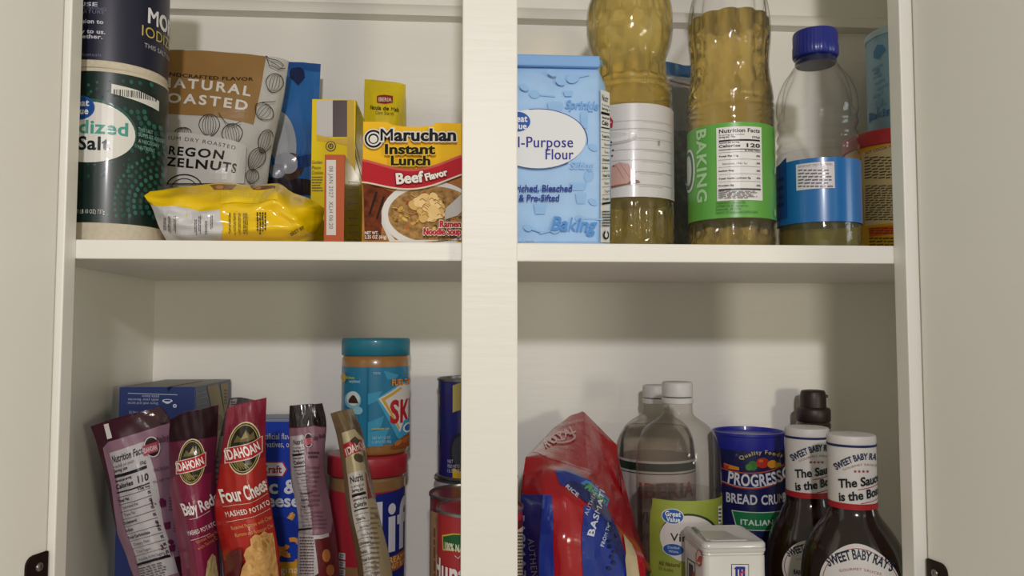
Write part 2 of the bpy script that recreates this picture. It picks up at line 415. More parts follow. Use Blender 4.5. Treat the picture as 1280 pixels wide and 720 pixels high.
def bag(name, patch, m, parent, thick=0.03, back=None, nu=26, nv=34, closed=True, top_pinch=0.15):
    """closed bag: printed front sheet plus a back sheet that bulges away from the eye"""
    V, F = [], []
    for j in range(nv+1):
        for i in range(nu+1): V.append(patch.map(i/nu, j/nv, 0))
    n = len(V)
    for j in range(nv+1):
        for i in range(nu+1):
            u, v = i/nu, j/nv; p = patch.map(u, v, 0)
            e = max(0, 4*u*(1-u))**.6*max(0, min(1, (1-v)/max(1e-3, top_pinch)))
            V.append(p-patch.nn*(thick*e+0.0006+2*patch.bulge*patch.prof(u, v)*0.3))
    w = nu+1
    for j in range(nv):
        for i in range(nu):
            a = j*w+i; F.append((a, a+1, a+w+1, a+w)); F.append((n+a, n+a+w, n+a+w+1, n+a+1))
    for i in range(nu):
        F.append((i, n+i, n+i+1, i+1)); b = nv*w+i; F.append((b, b+1, n+b+1, n+b))
    for j in range(nv):
        a = j*w; F.append((a, a+w, n+a+w, n+a)); b = j*w+nu; F.append((b, n+b, n+b+w, b+w))
    return build(name, V, F, m, parent, smooth=True, sharp=1.2)

# ------------------------------------------------------------------ levels of the place, read off the photograph
YF, YB = 0.690, 0.980                          # front edge of the shelves, back panel
ZU = at(600, 303, YF).z                        # top of the upper shelf
ZUB = at(600, 326.5, YF).z                     # its underside
ZL = EYE.z-0.335                               # top of the lower shelf, below the frame
# ================================================================== the cabinet
WHITE = paint('#eeebe3'); WHITE2 = paint('#ebe8df', 0.15)
XL, XR = at(95, 312, YF).x, at(1117, 318, YF).x          # edges of the opening
XWL = at(194, 352, YB).x; XWR = XR+0.17                    # inside faces of the end panels
YS = YF-0.0195
cab = thing('kitchen_cabinet', (0, YF, ZL-0.02), 'white painted wall cabinet with two open doors and a middle stile', 'cabinet')
box('back_panel', XWL-0.012, XWR+0.012, YB, YB+0.010, ZL-0.06, EYE.z+0.56, WHITE, cab)
box('side_panel', XWL-0.012, XWL, YF+0.0005, YB, ZL-0.06, EYE.z+0.56, WHITE2, cab)
box('side_panel', XWR, XWR+0.012, YF+0.0005, YB, ZL-0.06, EYE.z+0.56, WHITE2, cab)
box('shelf', XWL, XWR, YF+0.0005, YB, ZUB, ZU, WHITE, cab, 0.0015)
box('shelf', XWL, XWR, YF+0.0005, YB, ZL-0.017, ZL, WHITE, cab, 0.0015)
box('top_panel', XWL, XWR, YF+0.0005, YB, EYE.z+0.548, EYE.z+0.56, WHITE, cab)
# quarter-round cleat along the back panel
zc = at(400, 20, YB).z; cv = []
for x in (XWL, XWR):
    cv += [Vector((x, YB, zc-.004))]+[Vector((x, YB-.016*math.cos(a), zc-.004+.019*math.sin(a)+.002)) for a in [i*math.pi/12 for i in range(7)]]
    cv[-1].y = YB
nC = len(cv)//2
build('cleat', cv, [tuple(range(nC)), tuple(range(nC, 2*nC))[::-1]]+[(i, (i+1) % nC, nC+(i+1) % nC, nC+i) for i in range(nC)], WHITE2, cab, smooth=True, sharp=0.5)
XC0, XC1 = at(577, 360, YS).x, at(647, 360, YS).x
zt, zbm = EYE.z+0.56, ZL-0.06
XOL, XOR = XL-0.060, XR+0.060
box('stile', XOL, XL, YS, YF, zbm, zt, WHITE, cab, 0.0012)
box('stile', XR, XOR, YS, YF, zbm, zt, WHITE, cab, 0.0012)
box('stile', XC0, XC1, YS, YF, zbm, zt, WHITE, cab, 0.0012)
box('rail', XL, XC0, YS, YF, EYE.z+0.47, zt, WHITE, cab); box('rail', XC1, XR, YS, YF, EYE.z+0.47, zt, WHITE, cab)
box('rail', XL, XC0, YS, YF, zbm, ZL-0.018, WHITE, cab); box('rail', XC1, XR, YS, YF, zbm, ZL-0.018, WHITE, cab)
BRONZE = mat('#3a302c', 0.35, 0.8, bump=0.1, scale=300)
def door(x, ang, sgn):
    """slab door hung at x, opened past square; the inner face looks into the opening"""
    d = Vector((-sgn*math.sin(ang)*-1, -math.cos(ang), 0)); d.x = sgn*math.sin(ang)          # outwards from the hinge edge
    nrm = Vector((-sgn*math.cos(ang), -math.sin(ang), 0)); O = Vector((x, YS-0.003, 0)); W, T = 0.37, 0.019
    def q(a, b, z): return O+d*a-nrm*b+Vector((0, 0, z))
    V = [q(a, b, z) for a in (0, W) for b in (0, T) for z in (zbm+.01, zt-.01)]
    D = build('door', V, BOXF, WHITE2, cab, bevel=0.002)
    def plate(px, py):                                            # pixel on the inner face
        r = ray(px, py); t = ((O-EYE).dot(nrm))/r.dot(nrm); p = EYE+r*t-O; return p.dot(d), p.z
    a0 = 0.0006; top = plate(55, 690)[1]-EYE.z if sgn < 0 else plate(1151, 695)[1]-EYE.z
    L, H, R = 0.021, 0.058, 0.007; P = [(a0, top), (a0+L-R, top)]
    P += [(a0+L-R+R*math.sin(k*math.pi/8), top-R+R*math.cos(k*math.pi/8)) for k in range(1, 5)]
    P += [(a0+L-R+R*math.cos(k*math.pi/8), top-H+R-R*math.sin(k*math.pi/8)) for k in range(0, 5)]+[(a0, top-H)]
    V, F = [], []; n = len(P)
    for h in (0.0, 0.0016):
        V += [O+d*a+nrm*h+Vector((0, 0, z-O.z)) for a, z in [(a, z+EYE.z) for a, z in P]]
    F = [tuple(range(n)), tuple(range(n, 2*n))[::-1]]+[(i, (i+1) % n, n+(i+1) % n, n+i) for i in range(n)]
    hg = build('hinge', V, F, BRONZE, D, bevel=0.0005)
    # knuckle and screw heads belong to the hinge
    for zz in (top-.010, top-H+.010):
        c = O+d*(a0+.0085)+nrm*.0016+Vector((0, 0, zz+EYE.z)); V, F = [], []
        up = Vector((0, 0, 1))
        for i, (r, h) in enumerate(((.0035, 0), (.0033, .0008), (.002, .0014), (.0004, .0016))):
            V += [c+d*r*math.cos(a)+up*r*math.sin(a)+nrm*h for a in [2*math.pi*k/14 for k in range(14)]]
            if i: F += [((i-1)*14+k, (i-1)*14+(k+1) % 14, i*14+(k+1) % 14, i*14+k) for k in range(14)]
        build('screw', V, F, mat('#8d8680', 0.3, 0.9), D, smooth=True)
    return D
door(at(72, 350, YS).x, math.radians(16), -1); door(at(1147, 350, YS).x, math.radians(11.5), 1)
wl = box('wall_back', -1.6, 1.8, YB+0.014, YB+0.03, 0.0, 2.6, mat('#cfc8b8', 0.7, bump=0.1), None); wl['kind'] = 'structure'
# ================================================================== upper shelf, left half
KEEP = {}
def ring_text(a, s_, px, py, w, h, c, b=1):
    """lettering that starts at (px, py) and runs w metres round the canister"""
    u, v = a.S.inv(px, py); V, T = text_mesh(s_, b, 0.03); a.put([(u+x*w, v+y*h) for x, y in V], T, c)
# ---- green salt canister and the navy one standing on it
S = Spot(141, 190, 0.757, ZU); r = 70*S.k; zt = S.z(86, r)
t = thing('salt_canister', S.c, 'dark green dotted salt canister on the upper shelf under a navy one', 'canister')
CREAM = mat('#cfc4ae', 0.7, bump=0.2, scale=250, var=0.06)
lathe('body', S.c, [(r*.985, ZU), (r, ZU+.002), (r, zt-.001), (r*.985, zt)], CREAM, t)
DKG = mat('#0c2420', 0.35, coat=0.15)
zl0, zl1 = S.z(279, r), S.z(91, r)
R1 = Round(S.c, [(r+.0003, zl0), (r+.0003, zl1)])
lathe('wrap', S.c, [(r+.0003, zl0), (r+.0003, zl1)], DKG, t, cap=(False, False))
a = Art(R1, 0.3, coat=0.3)
def dots(cx, cy, rings, cols, r0, dr, size, lim):
    for k in range(rings):
        rr = r0+dr*k; n = int(2*math.pi*rr/(size*2.5))
        for i in range(n):
            an = 2*math.pi*(i+0.5*(k % 2))/n; x, y = cx+rr*math.cos(an), cy+rr*math.sin(an)
            if lim(x, y): a.ell(x, y, size*(1-.05*k), size*1.15*(1-.05*k), cols[k % len(cols)], n=8); a.h -= a.dh
    a.h += a.dh
inlab = lambda x, y: 76 < x < 206 and 95+max(0, (x-135)/70)**2*17 < y < 270+max(0, (x-150)/60)**2*4 and not ((x-112)/62)**2+((y-165)/40)**2 < 1 and not (136 < x < 202 and 106 < y < 134)
dots(203, 255, 7, ['#2f6a60', '#245a50', '#22524a'], 12, 8, 3.0, lambda x, y: inlab(x, y) and y > 196)
dots(200, 140, 6, ['#2c645a', '#22544c'], 20, 8, 3.0, lambda x, y: inlab(x, y) and y < 192)
for i in range(70):
    x, y = random.uniform(80, 165), random.uniform(96, 276)
    if inlab(x, y): a.ell(x, y, 1.8, 2.0, random.choice(['#235047', '#1d453e', '#2f6156']), n=8); a.h -= a.dh
a.h += a.dh*2
a.ell(112, 163, 59, 40, '#2c5a52', n=40); a.ell(111, 165, 58, 38, '#e2dfd8', n=40)
ring_text(a, 'Iodized', 82, 168, .0555, .0115, '#4f9d90'); ring_text(a, 'Salt', 98, 187, .0265, .0115, '#14202a')
a.ell(100, 135, 19, 15, '#2b5fa8'); a.ell(100, 135, 17.5, 13.5, '#1f4f98')
a.text('Great', 86, 133, 112, 133, 8, '#e8e8ea'); a.text('Value', 88, 143, 111, 143, 8, '#e8e8ea')
a.poly([(139, 110), (170, 112.5), (198, 118), (198, 131), (170, 126), (139, 122)], '#dcdad2')
x = 142
while x < 195:
    w = random.choice((.8, 1.1, 1.6)); f = 110+(x-139)**2/59**2*8; a.poly([(x, f+2), (x+w, f+2), (x+w, f+10.5), (x, f+10.5)], '#1b1e20'); x += w+random.choice((.9, 1.2, 1.6)); a.h -= a.dh
a.h += a.dh
for i, s_ in enumerate(('THIS SALT', 'SUPPLIES IODIDE,', 'A NECESSARY', 'NUTRIENT.')): a.text(s_, 172, 165+i*7.5, (190, 203, 198, 193)[i], 165+i*7.5, 4.4, '#8fb5aa', 0)
a.text('NET WT 26 OZ (1 LB 10 OZ) 737g', 74, 267, 131, 267, 5, '#d8dad4', 0)
a.done('label', t)
# navy canister on top
zb2 = zt+.0003; zt2 = zb2+(zt-ZU)*1.02
S2 = Spot(143, 40, 0.757, zb2); r2 = 70*S2.k
t = thing('salt_canister', S2.c, 'navy blue salt canister stacked on top of the green one', 'canister')
lathe('body', S2.c, [(r2*.985, zb2), (r2, zb2+.002), (r2, zt2-.002), (r2*.985, zt2)], CREAM, t)
zw = S2.z(77, r2)
lathe('wrap', S2.c, [(r2+.0004, zw), (r2+.0004, zt2-.004)], mat('#15172f', 0.4, coat=0.1), t, cap=(False, False))
for k in range(3):
    pass
a = Art(Round(S2.c, [(r2+.0004, zw), (r2+.0004, zt2-.004)]), 0.35)
ring_text(a, 'MORTON', 185, 28.5, .080, .0145, '#e4e2e4'); ring_text(a, 'MORTON', 185.6, 28.5, .080, .0145, '#e4e2e4'); ring_text(a, 'MORTON', 184.5, 28.5, .080, .0145, '#e4e2e4'); ring_text(a, 'IODIZED SALT', 177, 44, .092, .0098, '#c7b45e', 0)
ring_text(a, 'THIS SALT SUPPLIES IODIDE', 180, 59, .078, .0042, '#b9b8c0', 0)
a.done('label', t); a = Art(a.S, .35)
for s_, x, y, w, h in (('USE', 99, 8, .0165, .0035), ('GROWING', 96, 13, .026, .0028), ('NATURE', 99, 17, .022, .0028), ('passion to', 93, 30, .026, .0038), ('really to us.', 88, 43, .032, .0036), ('together.', 91, 49, .027, .0036), ('mortonsalt', 91, 71, .026, .0028)):
    ring_text(a, s_, x, y, w, h, '#c9c8d2' if h > .003 else '#7c7b90', 1 if h > .003 else 0)
a.done('side_label', t)
# ---- bag of hazelnuts
P = Patch([[(186, 66, .865), (232, 62, .862), (300, 66, .866), (345, 72, .874), (361, 76, .88)],
           [(183, 120, .858), (230, 120, .850), (300, 120, .852), (340, 125, .865), (353, 128, .875)],
           [(180, 180, .852), (230, 180, .842), (295, 180, .845), (325, 183, .858), (340, 186, .87)],
           [(178, 240, .850), (230, 240, .840), (290, 240, .842), (318, 240, .855), (333, 240, .865)],
           [(176, 312, .862), (230, 312, .860), (290, 312, .860), (315, 312, .862), (327, 312, .865)]], bulge=.004, wr=.0022, seed=2)
t = thing('hazelnut_bag', Vector((at(250, 300, .86).x, .86, ZU)), 'white pouch of hazelnuts with a tan top panel, leaning on the back panel', 'bag')
FOIL = mat('#c2bfba', 0.28, bump=0.25, scale=70, coat=0.35)
bag('pouch', P, FOIL, t, thick=.03)
a = Art(P, 0.3, coat=0.3); TAN = mat('#997544', 0.28, bump=0.2, scale=80, coat=0.4)
a.poly([(190, 64), (232, 63), (300, 67), (333, 70), (328, 100), (322, 130), (317, 156), (290, 150), (262, 145), (190, 141)], TAN)
a.arc('HANDCRAFTED FLAVOR', lambda k: (197+k*120, 93+2*math.sin(k*3)+k*8), 4.2, '#2a2018')
a.arc('NATURAL', lambda k: (199+k*114, 109+1.5*k+10*k*k), 11.5, '#ded9d2', track=.16)
a.arc('ROASTED', lambda k: (193+k*116, 128+.5*k+10*k*k), 11.5, '#ded9d2', track=.16)
INK = '#2a2826'
def nut(cx, cy, rx, ry, rot=0.0, n=7, c=INK, w=.9):
    R = lambda x, y: (cx+x*math.cos(rot)-y*math.sin(rot), cy+x*math.sin(rot)+y*math.cos(rot))
    out = [R(rx*math.sin(k)*(1-.25*max(0, -math.cos(k))), -ry*math.cos(k)) for k in [2*math.pi*i/24 for i in range(25)]]
    a.line(out, w, c)
    for i in range(1, n):
        f = -1+2*i/n; a.line([R(rx*f*math.sin(q)*.92, -ry*math.cos(q)*.92) for q in [math.pi*j/10 for j in range(1, 10)]], w*.6, c)
nut(262, 157, 13, 14); nut(291, 168, 13, 13, -.2); nut(230, 166, 10, 6); nut(344, 105, 11, 12, .25, 5); nut(331, 141, 13, 10, .7, 5); nut(333, 178, 9, 15, .3, 5); nut(322, 200, 10, 15, .5, 6); nut(317, 222, 8, 9, .2, 5)
a.line([(334, 72), (338, 84), (350, 90), (356, 84), (348, 78), (338, 76), (334, 72)], .9, INK); a.line([(340, 80), (352, 88), (358, 88)], .8, INK)
a.line([(275, 143), (284, 155), (292, 159), (303, 154)], .9, INK); a.line([(322, 132), (330, 130), (346, 129)], .8, INK)
a.poly([(188, 166), (240, 168), (268, 173), (310, 184), (309, 206), (307, 231), (188, 231)], '#cbc8c3')
a.arc('PREMIUM DRY ROASTED', lambda k: (190+k*106, 175.5+1.5*k+13.5*k*k*.9), 4.6, INK, 0, .12)
a.text('OREGON', 200, 193, 281, 201, 10.5, '#1d1c1c', track=.1); a.text('HAZELNUTS', 188, 206, 297, 218, 10.5, '#1d1c1c', track=.08)
a.line([(210, 232)]+[(233+22*math.cos(k), 236-16*math.sin(k)) for k in [math.pi-math.pi*i/12 for i in range(13)]]+[(256, 232)], 1.6, INK)
a.line([(216, 234)]+[(233+15*math.cos(k), 236-11*math.sin(k)) for k in [math.pi-math.pi*i/12 for i in range(13)]]+[(250, 234)], 1.0, INK)
a.done('printing', t)
# ---- blue coconut bag behind
P = Patch([[(318, 80, .930), (340, 77, .93), (380, 78, .932), (401, 80, .935)], [(320, 160, .918), (345, 160, .912), (378, 160, .918), (397, 160, .93)],
           [(318, 230, .915), (345, 230, .908), (375, 230, .915), (393, 232, .93)], [(318, 318, .93), (345, 318, .93), (372, 318, .93), (390, 318, .934)]], bulge=.003, wr=.002, seed=5)
t = thing('snack_bag', Vector((at(355, 300, .93).x, .93, ZU)), 'shiny blue coconut snack bag behind the hazelnut pouch', 'bag')
bag('pouch', P, mat('#2366ac', 0.18, bump=0.3, scale=60, coat=0.5), t, thick=.022)
a = Art(P, 0.25, coat=0.5)
a.poly([(356, 76), (401, 80), (400, 90), (352, 86)], '#1c4f92')
a.ell(373, 93, 8, 9, '#17254f'); a.ell(367, 92, 5, 7, '#17254f'); a.poly([(362, 96), (382, 96), (373, 107)], '#17254f'); a.done('printing', t); a = Art(P, .25, coat=.5)
a.ell(353, 175, 17, 36, '#a9adb2', -.15); a.ell(349, 172, 10, 30, '#b9bcbf', -.15); a.ell(363, 208, 17, 17, '#4a342b', .3); a.ell(358, 204, 15, 13, '#a8aab0', .5); a.ell(347, 214, 10, 9, '#989aa2')
a.poly([(372, 196), (392, 192), (392, 206), (372, 212)], '#153f7c'); a.done('coconut_picture', t); a = Art(P, .25, coat=.5); a.poly([(335, 222), (391, 226), (390, 245), (333, 245)], '#241d24')
a.done('lower_printing', t)
# ---- yellow and white bag lying in front
P = Patch([[(178, 240, .735), (198, 238, .738), (222, 234, .745), (252, 231, .752), (282, 228, .757), (315, 232, .755), (343, 229, .753), (353, 231, .757), (366, 241, .755), (388, 249, .755), (405, 260, .752)],
           [(181, 246, .731), (205, 250, .730), (228, 249, .718), (262, 250, .726), (290, 246, .719), (322, 248, .727), (345, 243, .718), (362, 252, .733), (384, 259, .726), (405, 266, .748)],
           [(190, 260, .730), (210, 266, .717), (238, 268, .722), (262, 267, .711), (290, 266, .715), (320, 266, .709), (345, 264, .719), (368, 272, .712), (386, 274, .730), (403, 275, .745)],
           [(198, 282, .732), (230, 285, .716), (285, 286, .712), (345, 286, .714), (378, 290, .722), (398, 287, .745)],
           [(208, 301, .745), (235, 304, .735), (285, 304, .732), (345, 304, .732), (375, 304, .738), (392, 300, .75)]], bulge=.002, wr=.004, seed=4)
t = thing('snack_bag', Vector((at(290, 300, .76).x, .75, ZU)), 'crumpled yellow and white snack bag lying in front of the hazelnut pouch', 'bag')
YEL = mat('#f2c80a', 0.22, bump=0.3, scale=70, coat=0.5)
bag('pouch', P, YEL, t, thick=.055, top_pinch=.5)
a = Art(P, 0.25, coat=0.5)
a.poly([(186, 256), (215, 257), (235, 260), (250, 264), (275, 262), (277, 300), (206, 300), (198, 284)], mat('#d3d1d2', 0.25, bump=0.2, coat=.4))
a.poly([(262, 231), (284, 230.5), (296, 231), (290, 237), (268, 237)], '#8a5a22'); a.poly([(312, 231.5), (345, 232), (344, 236), (316, 237)], '#6a4222'); a.ell(275, 234, 5, 2.4, '#c98a3a'); a.ell(322, 234.5, 5, 2.2, '#b9803a')
a.poly([(276, 239), (312, 238), (347, 235), (348, 250), (312, 254), (277, 255)], '#f5d014')
for k in range(22):
    x = 278+k*3.2; a.line([(x, 239-k*.12), (x, 253-k*.12)], .5, '#f3da58'); a.h -= a.dh
for x, y0, y1 in ((206, 272, 294), (212, 270, 295), (219, 270, 294), (245, 274, 296), (250, 270, 296), (258, 276, 296), (265, 268, 290)):
    a.vfine(x-1.5, y0, x+1.8, y1, 2, '#3a3a40', .45)
for x in (288, 294, 300, 306, 309): a.vfine(x-1.6, 266, x+1.4, 297, 2, '#4a3c10', .5)
a.vfine(321, 265, 334, 297, 4, '#4a3c10', .55)
a.arc('BEST BY', lambda k: (365+k*17, 295-k*10), 4, '#4a3c10')
a.done('printing', t)
V = []
# ---- two boxes side by side
def carton(name, label, cat, x0, x1, pyt, Y, depth_m, zb, mf, ms, mt, group=None, dx=0.0, bev=.0008, pt=None):
    """axis-parallel box whose front face spans pixel columns x0..x1 and reaches up to row pyt"""
    A, B = at(x0, 300 if zb > EYE.z else 600, Y), at(x1, 300 if zb > EYE.z else 600, Y); zt = at((x0+x1)/2, pyt, Y).z
    t = thing(name, Vector(((A.x+B.x)/2, Y+depth_m/2, zb)), label, cat, group)
    V = boxv(A.x, B.x, Y, Y+depth_m, zb, zt)
    o = build('box', V, BOXF, [mf, ms, mt], t, bevel=bev)
    for p in o.data.polygons:
        n = p.normal; p.material_index = 0 if n.y < -.5 else (2 if abs(n.z) > .7 else 1)
    fr = Plane(Vector((A.x, Y, zb)), Vector((1, 0, 0)), Vector((0, 0, 1))); fr.guess = ((B.x-A.x)/2, (zt-zb)/2)
    sr = Plane(Vector((B.x, Y, zb)), Vector((0, 1, 0)), Vector((0, 0, 1))); sr.guess = (depth_m/2, (zt-zb)/2)
    sl = Plane(Vector((A.x, Y+depth_m, zb)), Vector((0, -1, 0)), Vector((0, 0, 1))); sl.guess = (depth_m/2, (zt-zb)/2)
    fr.clip = ((.0005, B.x-A.x-.0005), (.0005, zt-zb-.0005)); sr.clip = ((.0005, depth_m-.0005), (.0005, zt-zb-.0005))
    return t, fr, sr, sl, (A.x, B.x, Y, zb, zt)
YB1 = mat('#e6c91c', 0.6, spec=.15); GOLD = mat('#6b5a22', 0.22, coat=.4)
t, fr, sr, sl, bb = carton('cookie_box', 'yellow cookie box with a gold side, standing behind the thin orange box', 'box', 387.5, 443, 124, .790, .079, ZU, YB1, GOLD, YB1)
a = Art(fr, .35)
a.rect(396, 125.5, 416, 171, '#c2bfbd'); a.rect(416, 125.5, 434, 171, mat('#4a3a3a', .25)); a.poly([(396, 168), (416, 174), (434, 172), (434, 182), (415, 178), (396, 176)], '#cfa91a')
a.rect(434, 125, 442.5, 304, '#c49f1a'); a.ell(413.5, 183, 6.5, 6.5, '#3c3414'); a.ell(413.5, 183, 5.4, 5.4, '#d2ae1d'); a.ell(413.5, 183, 3.6, 3.6, '#3c3414'); a.text('U', 411.8, 185, 415.2, 185, 4, '#d2ae1d')
for i, s_ in enumerate(('Golden', 'Pecan', 'Cookies')): a.text(s_, 390, 205+i*6.5, 390+(13, 11, 14)[i], 205+i*6.5, 4.2, '#3a3010', 0, shear=.2)
a.fine(390, 220, 404, 240, 6, '#5a4a12', .4); a.done('printing', t)
a = Art(sr, .3); a.poly([(443.6, 127), (453, 149), (453, 215), (443.6, 175)], mat('#57443a', .25)); a.poly([(443.6, 182), (453, 215), (453, 226), (443.6, 192)], mat('#8c7526', .25)); a.done('side_printing', t)
t, fr, sr, sl, bb = carton('pudding_box', 'thin orange box with a date sticker, between yellow bag and soup box', 'box', 404.5, 430, 193, .712, .105, ZU, mat('#b55a3a', .6, spec=.15), mat('#4c4318', .2, coat=.5), mat('#a54d36', .4))
a = Art(fr, .5); a.rect(408, 200, 420, 294, '#cfc8c4')
a.text('08 JAN 2027', 411.5, 208, 411.5, 247, 5, '#5a5450', 0, .04); a.text('XLH 06:20', 411.5, 252, 411.5, 286, 5, '#5a5450', 0, .04); a.done('date_sticker', t)
a = Art(sr, .3)
for k in range(9):
    y = 215+k*9; a.rect(436, y+12, 447, y+13.2, '#7d6f2c'); a.h -= a.dh
a.done('side_printing', t)
# ---- corn starch packet at the back
P = Patch([[(456, 99, .935), (470, 100, .93), (495, 103, .932), (507, 106, .94)], [(455, 130, .922), (470, 130, .915), (495, 131, .918), (507, 132, .932)],
           [(455, 200, .92), (470, 200, .912), (495, 200, .915), (507, 200, .932)], [(455, 318, .922), (470, 318, .916), (495, 318, .918), (507, 318, .934)]], bulge=.001, wr=.0012, seed=1)
t = thing('corn_starch_packet', Vector((at(480, 300, .93).x, .93, ZU)), 'small yellow corn starch packet standing behind the soup box', 'packet')
bag('packet', P, mat('#efd310', .25, bump=.15, scale=90, coat=.5), t, thick=.026, top_pinch=.12)
a = Art(P, .3, coat=.4); RED = '#a3262c'
a.poly([(471, 120), (481, 118.5), (491, 120), (491, 128.5), (481, 130), (471, 128.5)], RED); a.text('IBERIA', 473, 127, 489.5, 127, 5, '#e9dcc8')
a.text('Fécula de Maíz', 462.5, 137, 498.5, 140, 5, '#3a3414'); a.text('Corn Starch', 469, 143, 492, 144.5, 4.4, '#3a3414', 0)
a.done('printing', t)
# ---- instant soup: printed sleeve round a white foam cup
Y0 = .705; A, B = at(452.5, 300, Y0), at(591, 300, Y0); zt = at(515, 153, Y0).z; D = .098; ds = .0006
t = thing('soup_cup_box', Vector(((A.x+B.x)/2, Y0+D/2, ZU)), 'yellow and red instant noodle soup box beside the middle stile', 'box')
n0, n1 = at(484, 153, Y0).x, at(546, 153, Y0).x; zn = at(515, 158.5, Y0).z; cut = [(n0+(n1-n0)*k/10, zt-(zt-zn)*math.sin(math.pi*k/10)**.4) for k in range(11)]
F2 = [(A.x, ZU), (B.x, ZU), (B.x, zt)]+cut[::-1]+[(A.x, zt)]
def sheet(y, T=.0008):
    n = len(F2); V = [Vector((x, y, z)) for x, z in F2]+[Vector((x, y+T, z)) for x, z in F2]
    tr = tessellate_polygon([[Vector((x, z, 0)) for x, z in F2]])
    F = [tuple(q) for q in tr]+[tuple(i+n for i in q)[::-1] for q in tr]+[(i, (i+1) % n, n+(i+1) % n, n+i) for i in range(n)]
    return V, F
CARD = mat('#f0bd22', .6, spec=.15); V, F = sheet(Y0); V2, Fb = sheet(Y0+D-.0008); n = len(V)
V += V2; F += [tuple(i+n for i in f) for f in Fb]
for x0_, x1_ in ((A.x, A.x+.0008), (B.x-.0008, B.x)):
    n = len(V); V += boxv(x0_, x1_, Y0+.0008, Y0+D-.0008, ZU, zt-.0005); F += [tuple(i+n for i in f) for f in BOXF]
build('sleeve', V, F, CARD, t)
cc = Vector(((A.x+B.x)/2, Y0+D/2, ZU)); rc = D/2-.003; hc = zt-ZU-.004
lathe('cup', cc, [(rc*.68, ZU+.0005), (rc*.70, ZU+.003), (rc*.95, ZU+hc-.006), (rc, ZU+hc-.005), (rc, ZU+hc-.001), (rc*.97, ZU+hc)], mat('#dcdad4', .5), t)
fr = Plane(Vector((A.x, Y0, ZU)), Vector((1, 0, 0)), Vector((0, 0, 1))); fr.guess = (.05, .05); a = Art(fr, .6, spec=.15)
def wave(y0, amp): return [(453+138*k/24, y0(k/24)) for k in range(25)]
top = lambda k: 202+6*k-3*math.sin(k*6.6)+10*math.sin(k*3.1)
up = lambda k: 203+6*math.sin(k*math.pi*2.0-.2)*(.7+.3*k)+5*math.sin(k*math.pi)+(-4)*k
pts = lambda f, x0, x1, n=24: [(x0+(x1-x0)*i/n, f(i/n)) for i in range(n+1)]
zig = lambda k: 201+9*math.sin(math.pi*min(1, k*1.7))**1.0*(1 if k < .59 else -.0)+(k*k)*-3
lo = lambda k: 228+ (14*math.sin(math.pi*min(1.0, k/.95))**1.3) - 12*k
hi = lambda k: 203+ (16*math.sin(math.pi*min(1.0, k/.95))**1.3) - 8*k
MEAT = mat('#6a3218', .6, bump=.4, scale=140, var=.5, spec=.1)
a.poly(pts(lo, 453, 591)+[(591, 302), (453, 302)], mat('#a8703c', .6, var=.3, scale=120, spec=.1))
a.poly([(454, 231), (472, 233), (495, 241), (500, 250), (484, 262), (478, 275), (476, 300), (456, 300)], MEAT)
for x, y in ((462, 240), (471, 246), (480, 248)): a.line([(x+9, y), (x, y+28)], 2.6, '#22120c')
a.ell(537, 268, 60, 42, '#dcd9d4', n=36); a.ell(541, 268, 56, 35, mat('#a07a48', .6, bump=.2, var=.45, scale=200, spec=.1), n=36)
a.poly([(477, 262), (482, 284), (494, 300), (560, 300), (520, 303), (487, 302), (477, 280)], '#d4d1cc')
random.seed(11)
for i in range(46):
    an, rr = random.uniform(0, 6.28), math.sqrt(random.random()); x, y = 541+49*rr*math.cos(an), 268+28*rr*math.sin(an)
    a.ell(x, y, random.uniform(2, 4.5), random.uniform(1.4, 2.6), random.choice(['#a34a22', '#b8612b', '#cf9f4c', '#d9b65e', '#7f6236', '#4d5a2c', '#6a4a26', '#a87f44']), random.uniform(0, 3), n=9); a.h -= a.dh*.6
for i in range(26):
    an, rr = random.uniform(0, 6.28), random.random(); x, y = 541+46*rr*math.cos(an), 268+26*rr*math.sin(an); q = random.uniform(0, 3)
    a.line([(x+7*math.cos(q+s*.5)*(s-1), y+3*math.sin(q+s*.9)*(s-1)) for s in (0, .7, 1.3, 2)], 1.1, random.choice(['#cfa75c', '#b98f48'])); a.h -= a.dh*.6
a.h += a.dh*2; a.poly([(556, 262), (577, 243), (591, 233), (591, 250), (572, 270), (556, 275)], '#bfbab2')
for i in range(24):
    an, rr = random.uniform(0, 6.28), math.sqrt(random.random()); a.ell(533+20*rr*math.cos(an), 260+14*rr*math.sin(an), 8, 6, ['#e3bf80', '#d4ad68', '#ecca8e'][i % 3], random.uniform(0, 3), n=12)
for i in range(14):
    x, y = 515+random.uniform(0, 36), 248+random.uniform(0, 24); a.line([(x, y), (x+3, y-2), (x+6, y), (x+8, y+2)], .9, '#a87a38')
a.poly(pts(hi, 453, 591)+pts(lo, 453, 591)[::-1], '#b5202a')
a.poly(pts(lambda k: hi(k)-3, 453, 591)+pts(hi, 453, 591)[::-1], '#c9584e'); a.line(pts(lambda k: lo(k)+.8, 453, 591), 2.0, '#d9cbb8')
def outl(s_, x0, y0, x1, y1, h, c1, c2, w, sh=0.0, tr=.02):
    o = .07*h
    for q in (-.5, .5): a.text(s_, x0-o+q, y0, x1+o+q, y1-(y1-y0)*.01, h, c2, 2, tr, sh); a.text(s_, x0-o, y0+q, x1+o, y1+q-(y1-y0)*.01, h, c2, 2, tr, sh)
    a.text(s_, x0, y0, x1, y1, h, c1, 1, tr, sh)
    for q in (.3, -.3): a.text(s_, x0+q, y0, x1+q, y1, h, c1, 1, tr, sh)
a.ell(467.5, 175, 12.5, 12.5, '#dfdcd6'); a.ell(467.5, 175, 11.2, 11.2, '#151417'); a.ell(467.5, 175, 8.6, 8.6, '#dfdcd6'); a.ell(467.5, 175, 6.6, 6.6, '#151417'); a.ell(467.5, 175.4, 4.8, 4.8, '#dfdcd6')
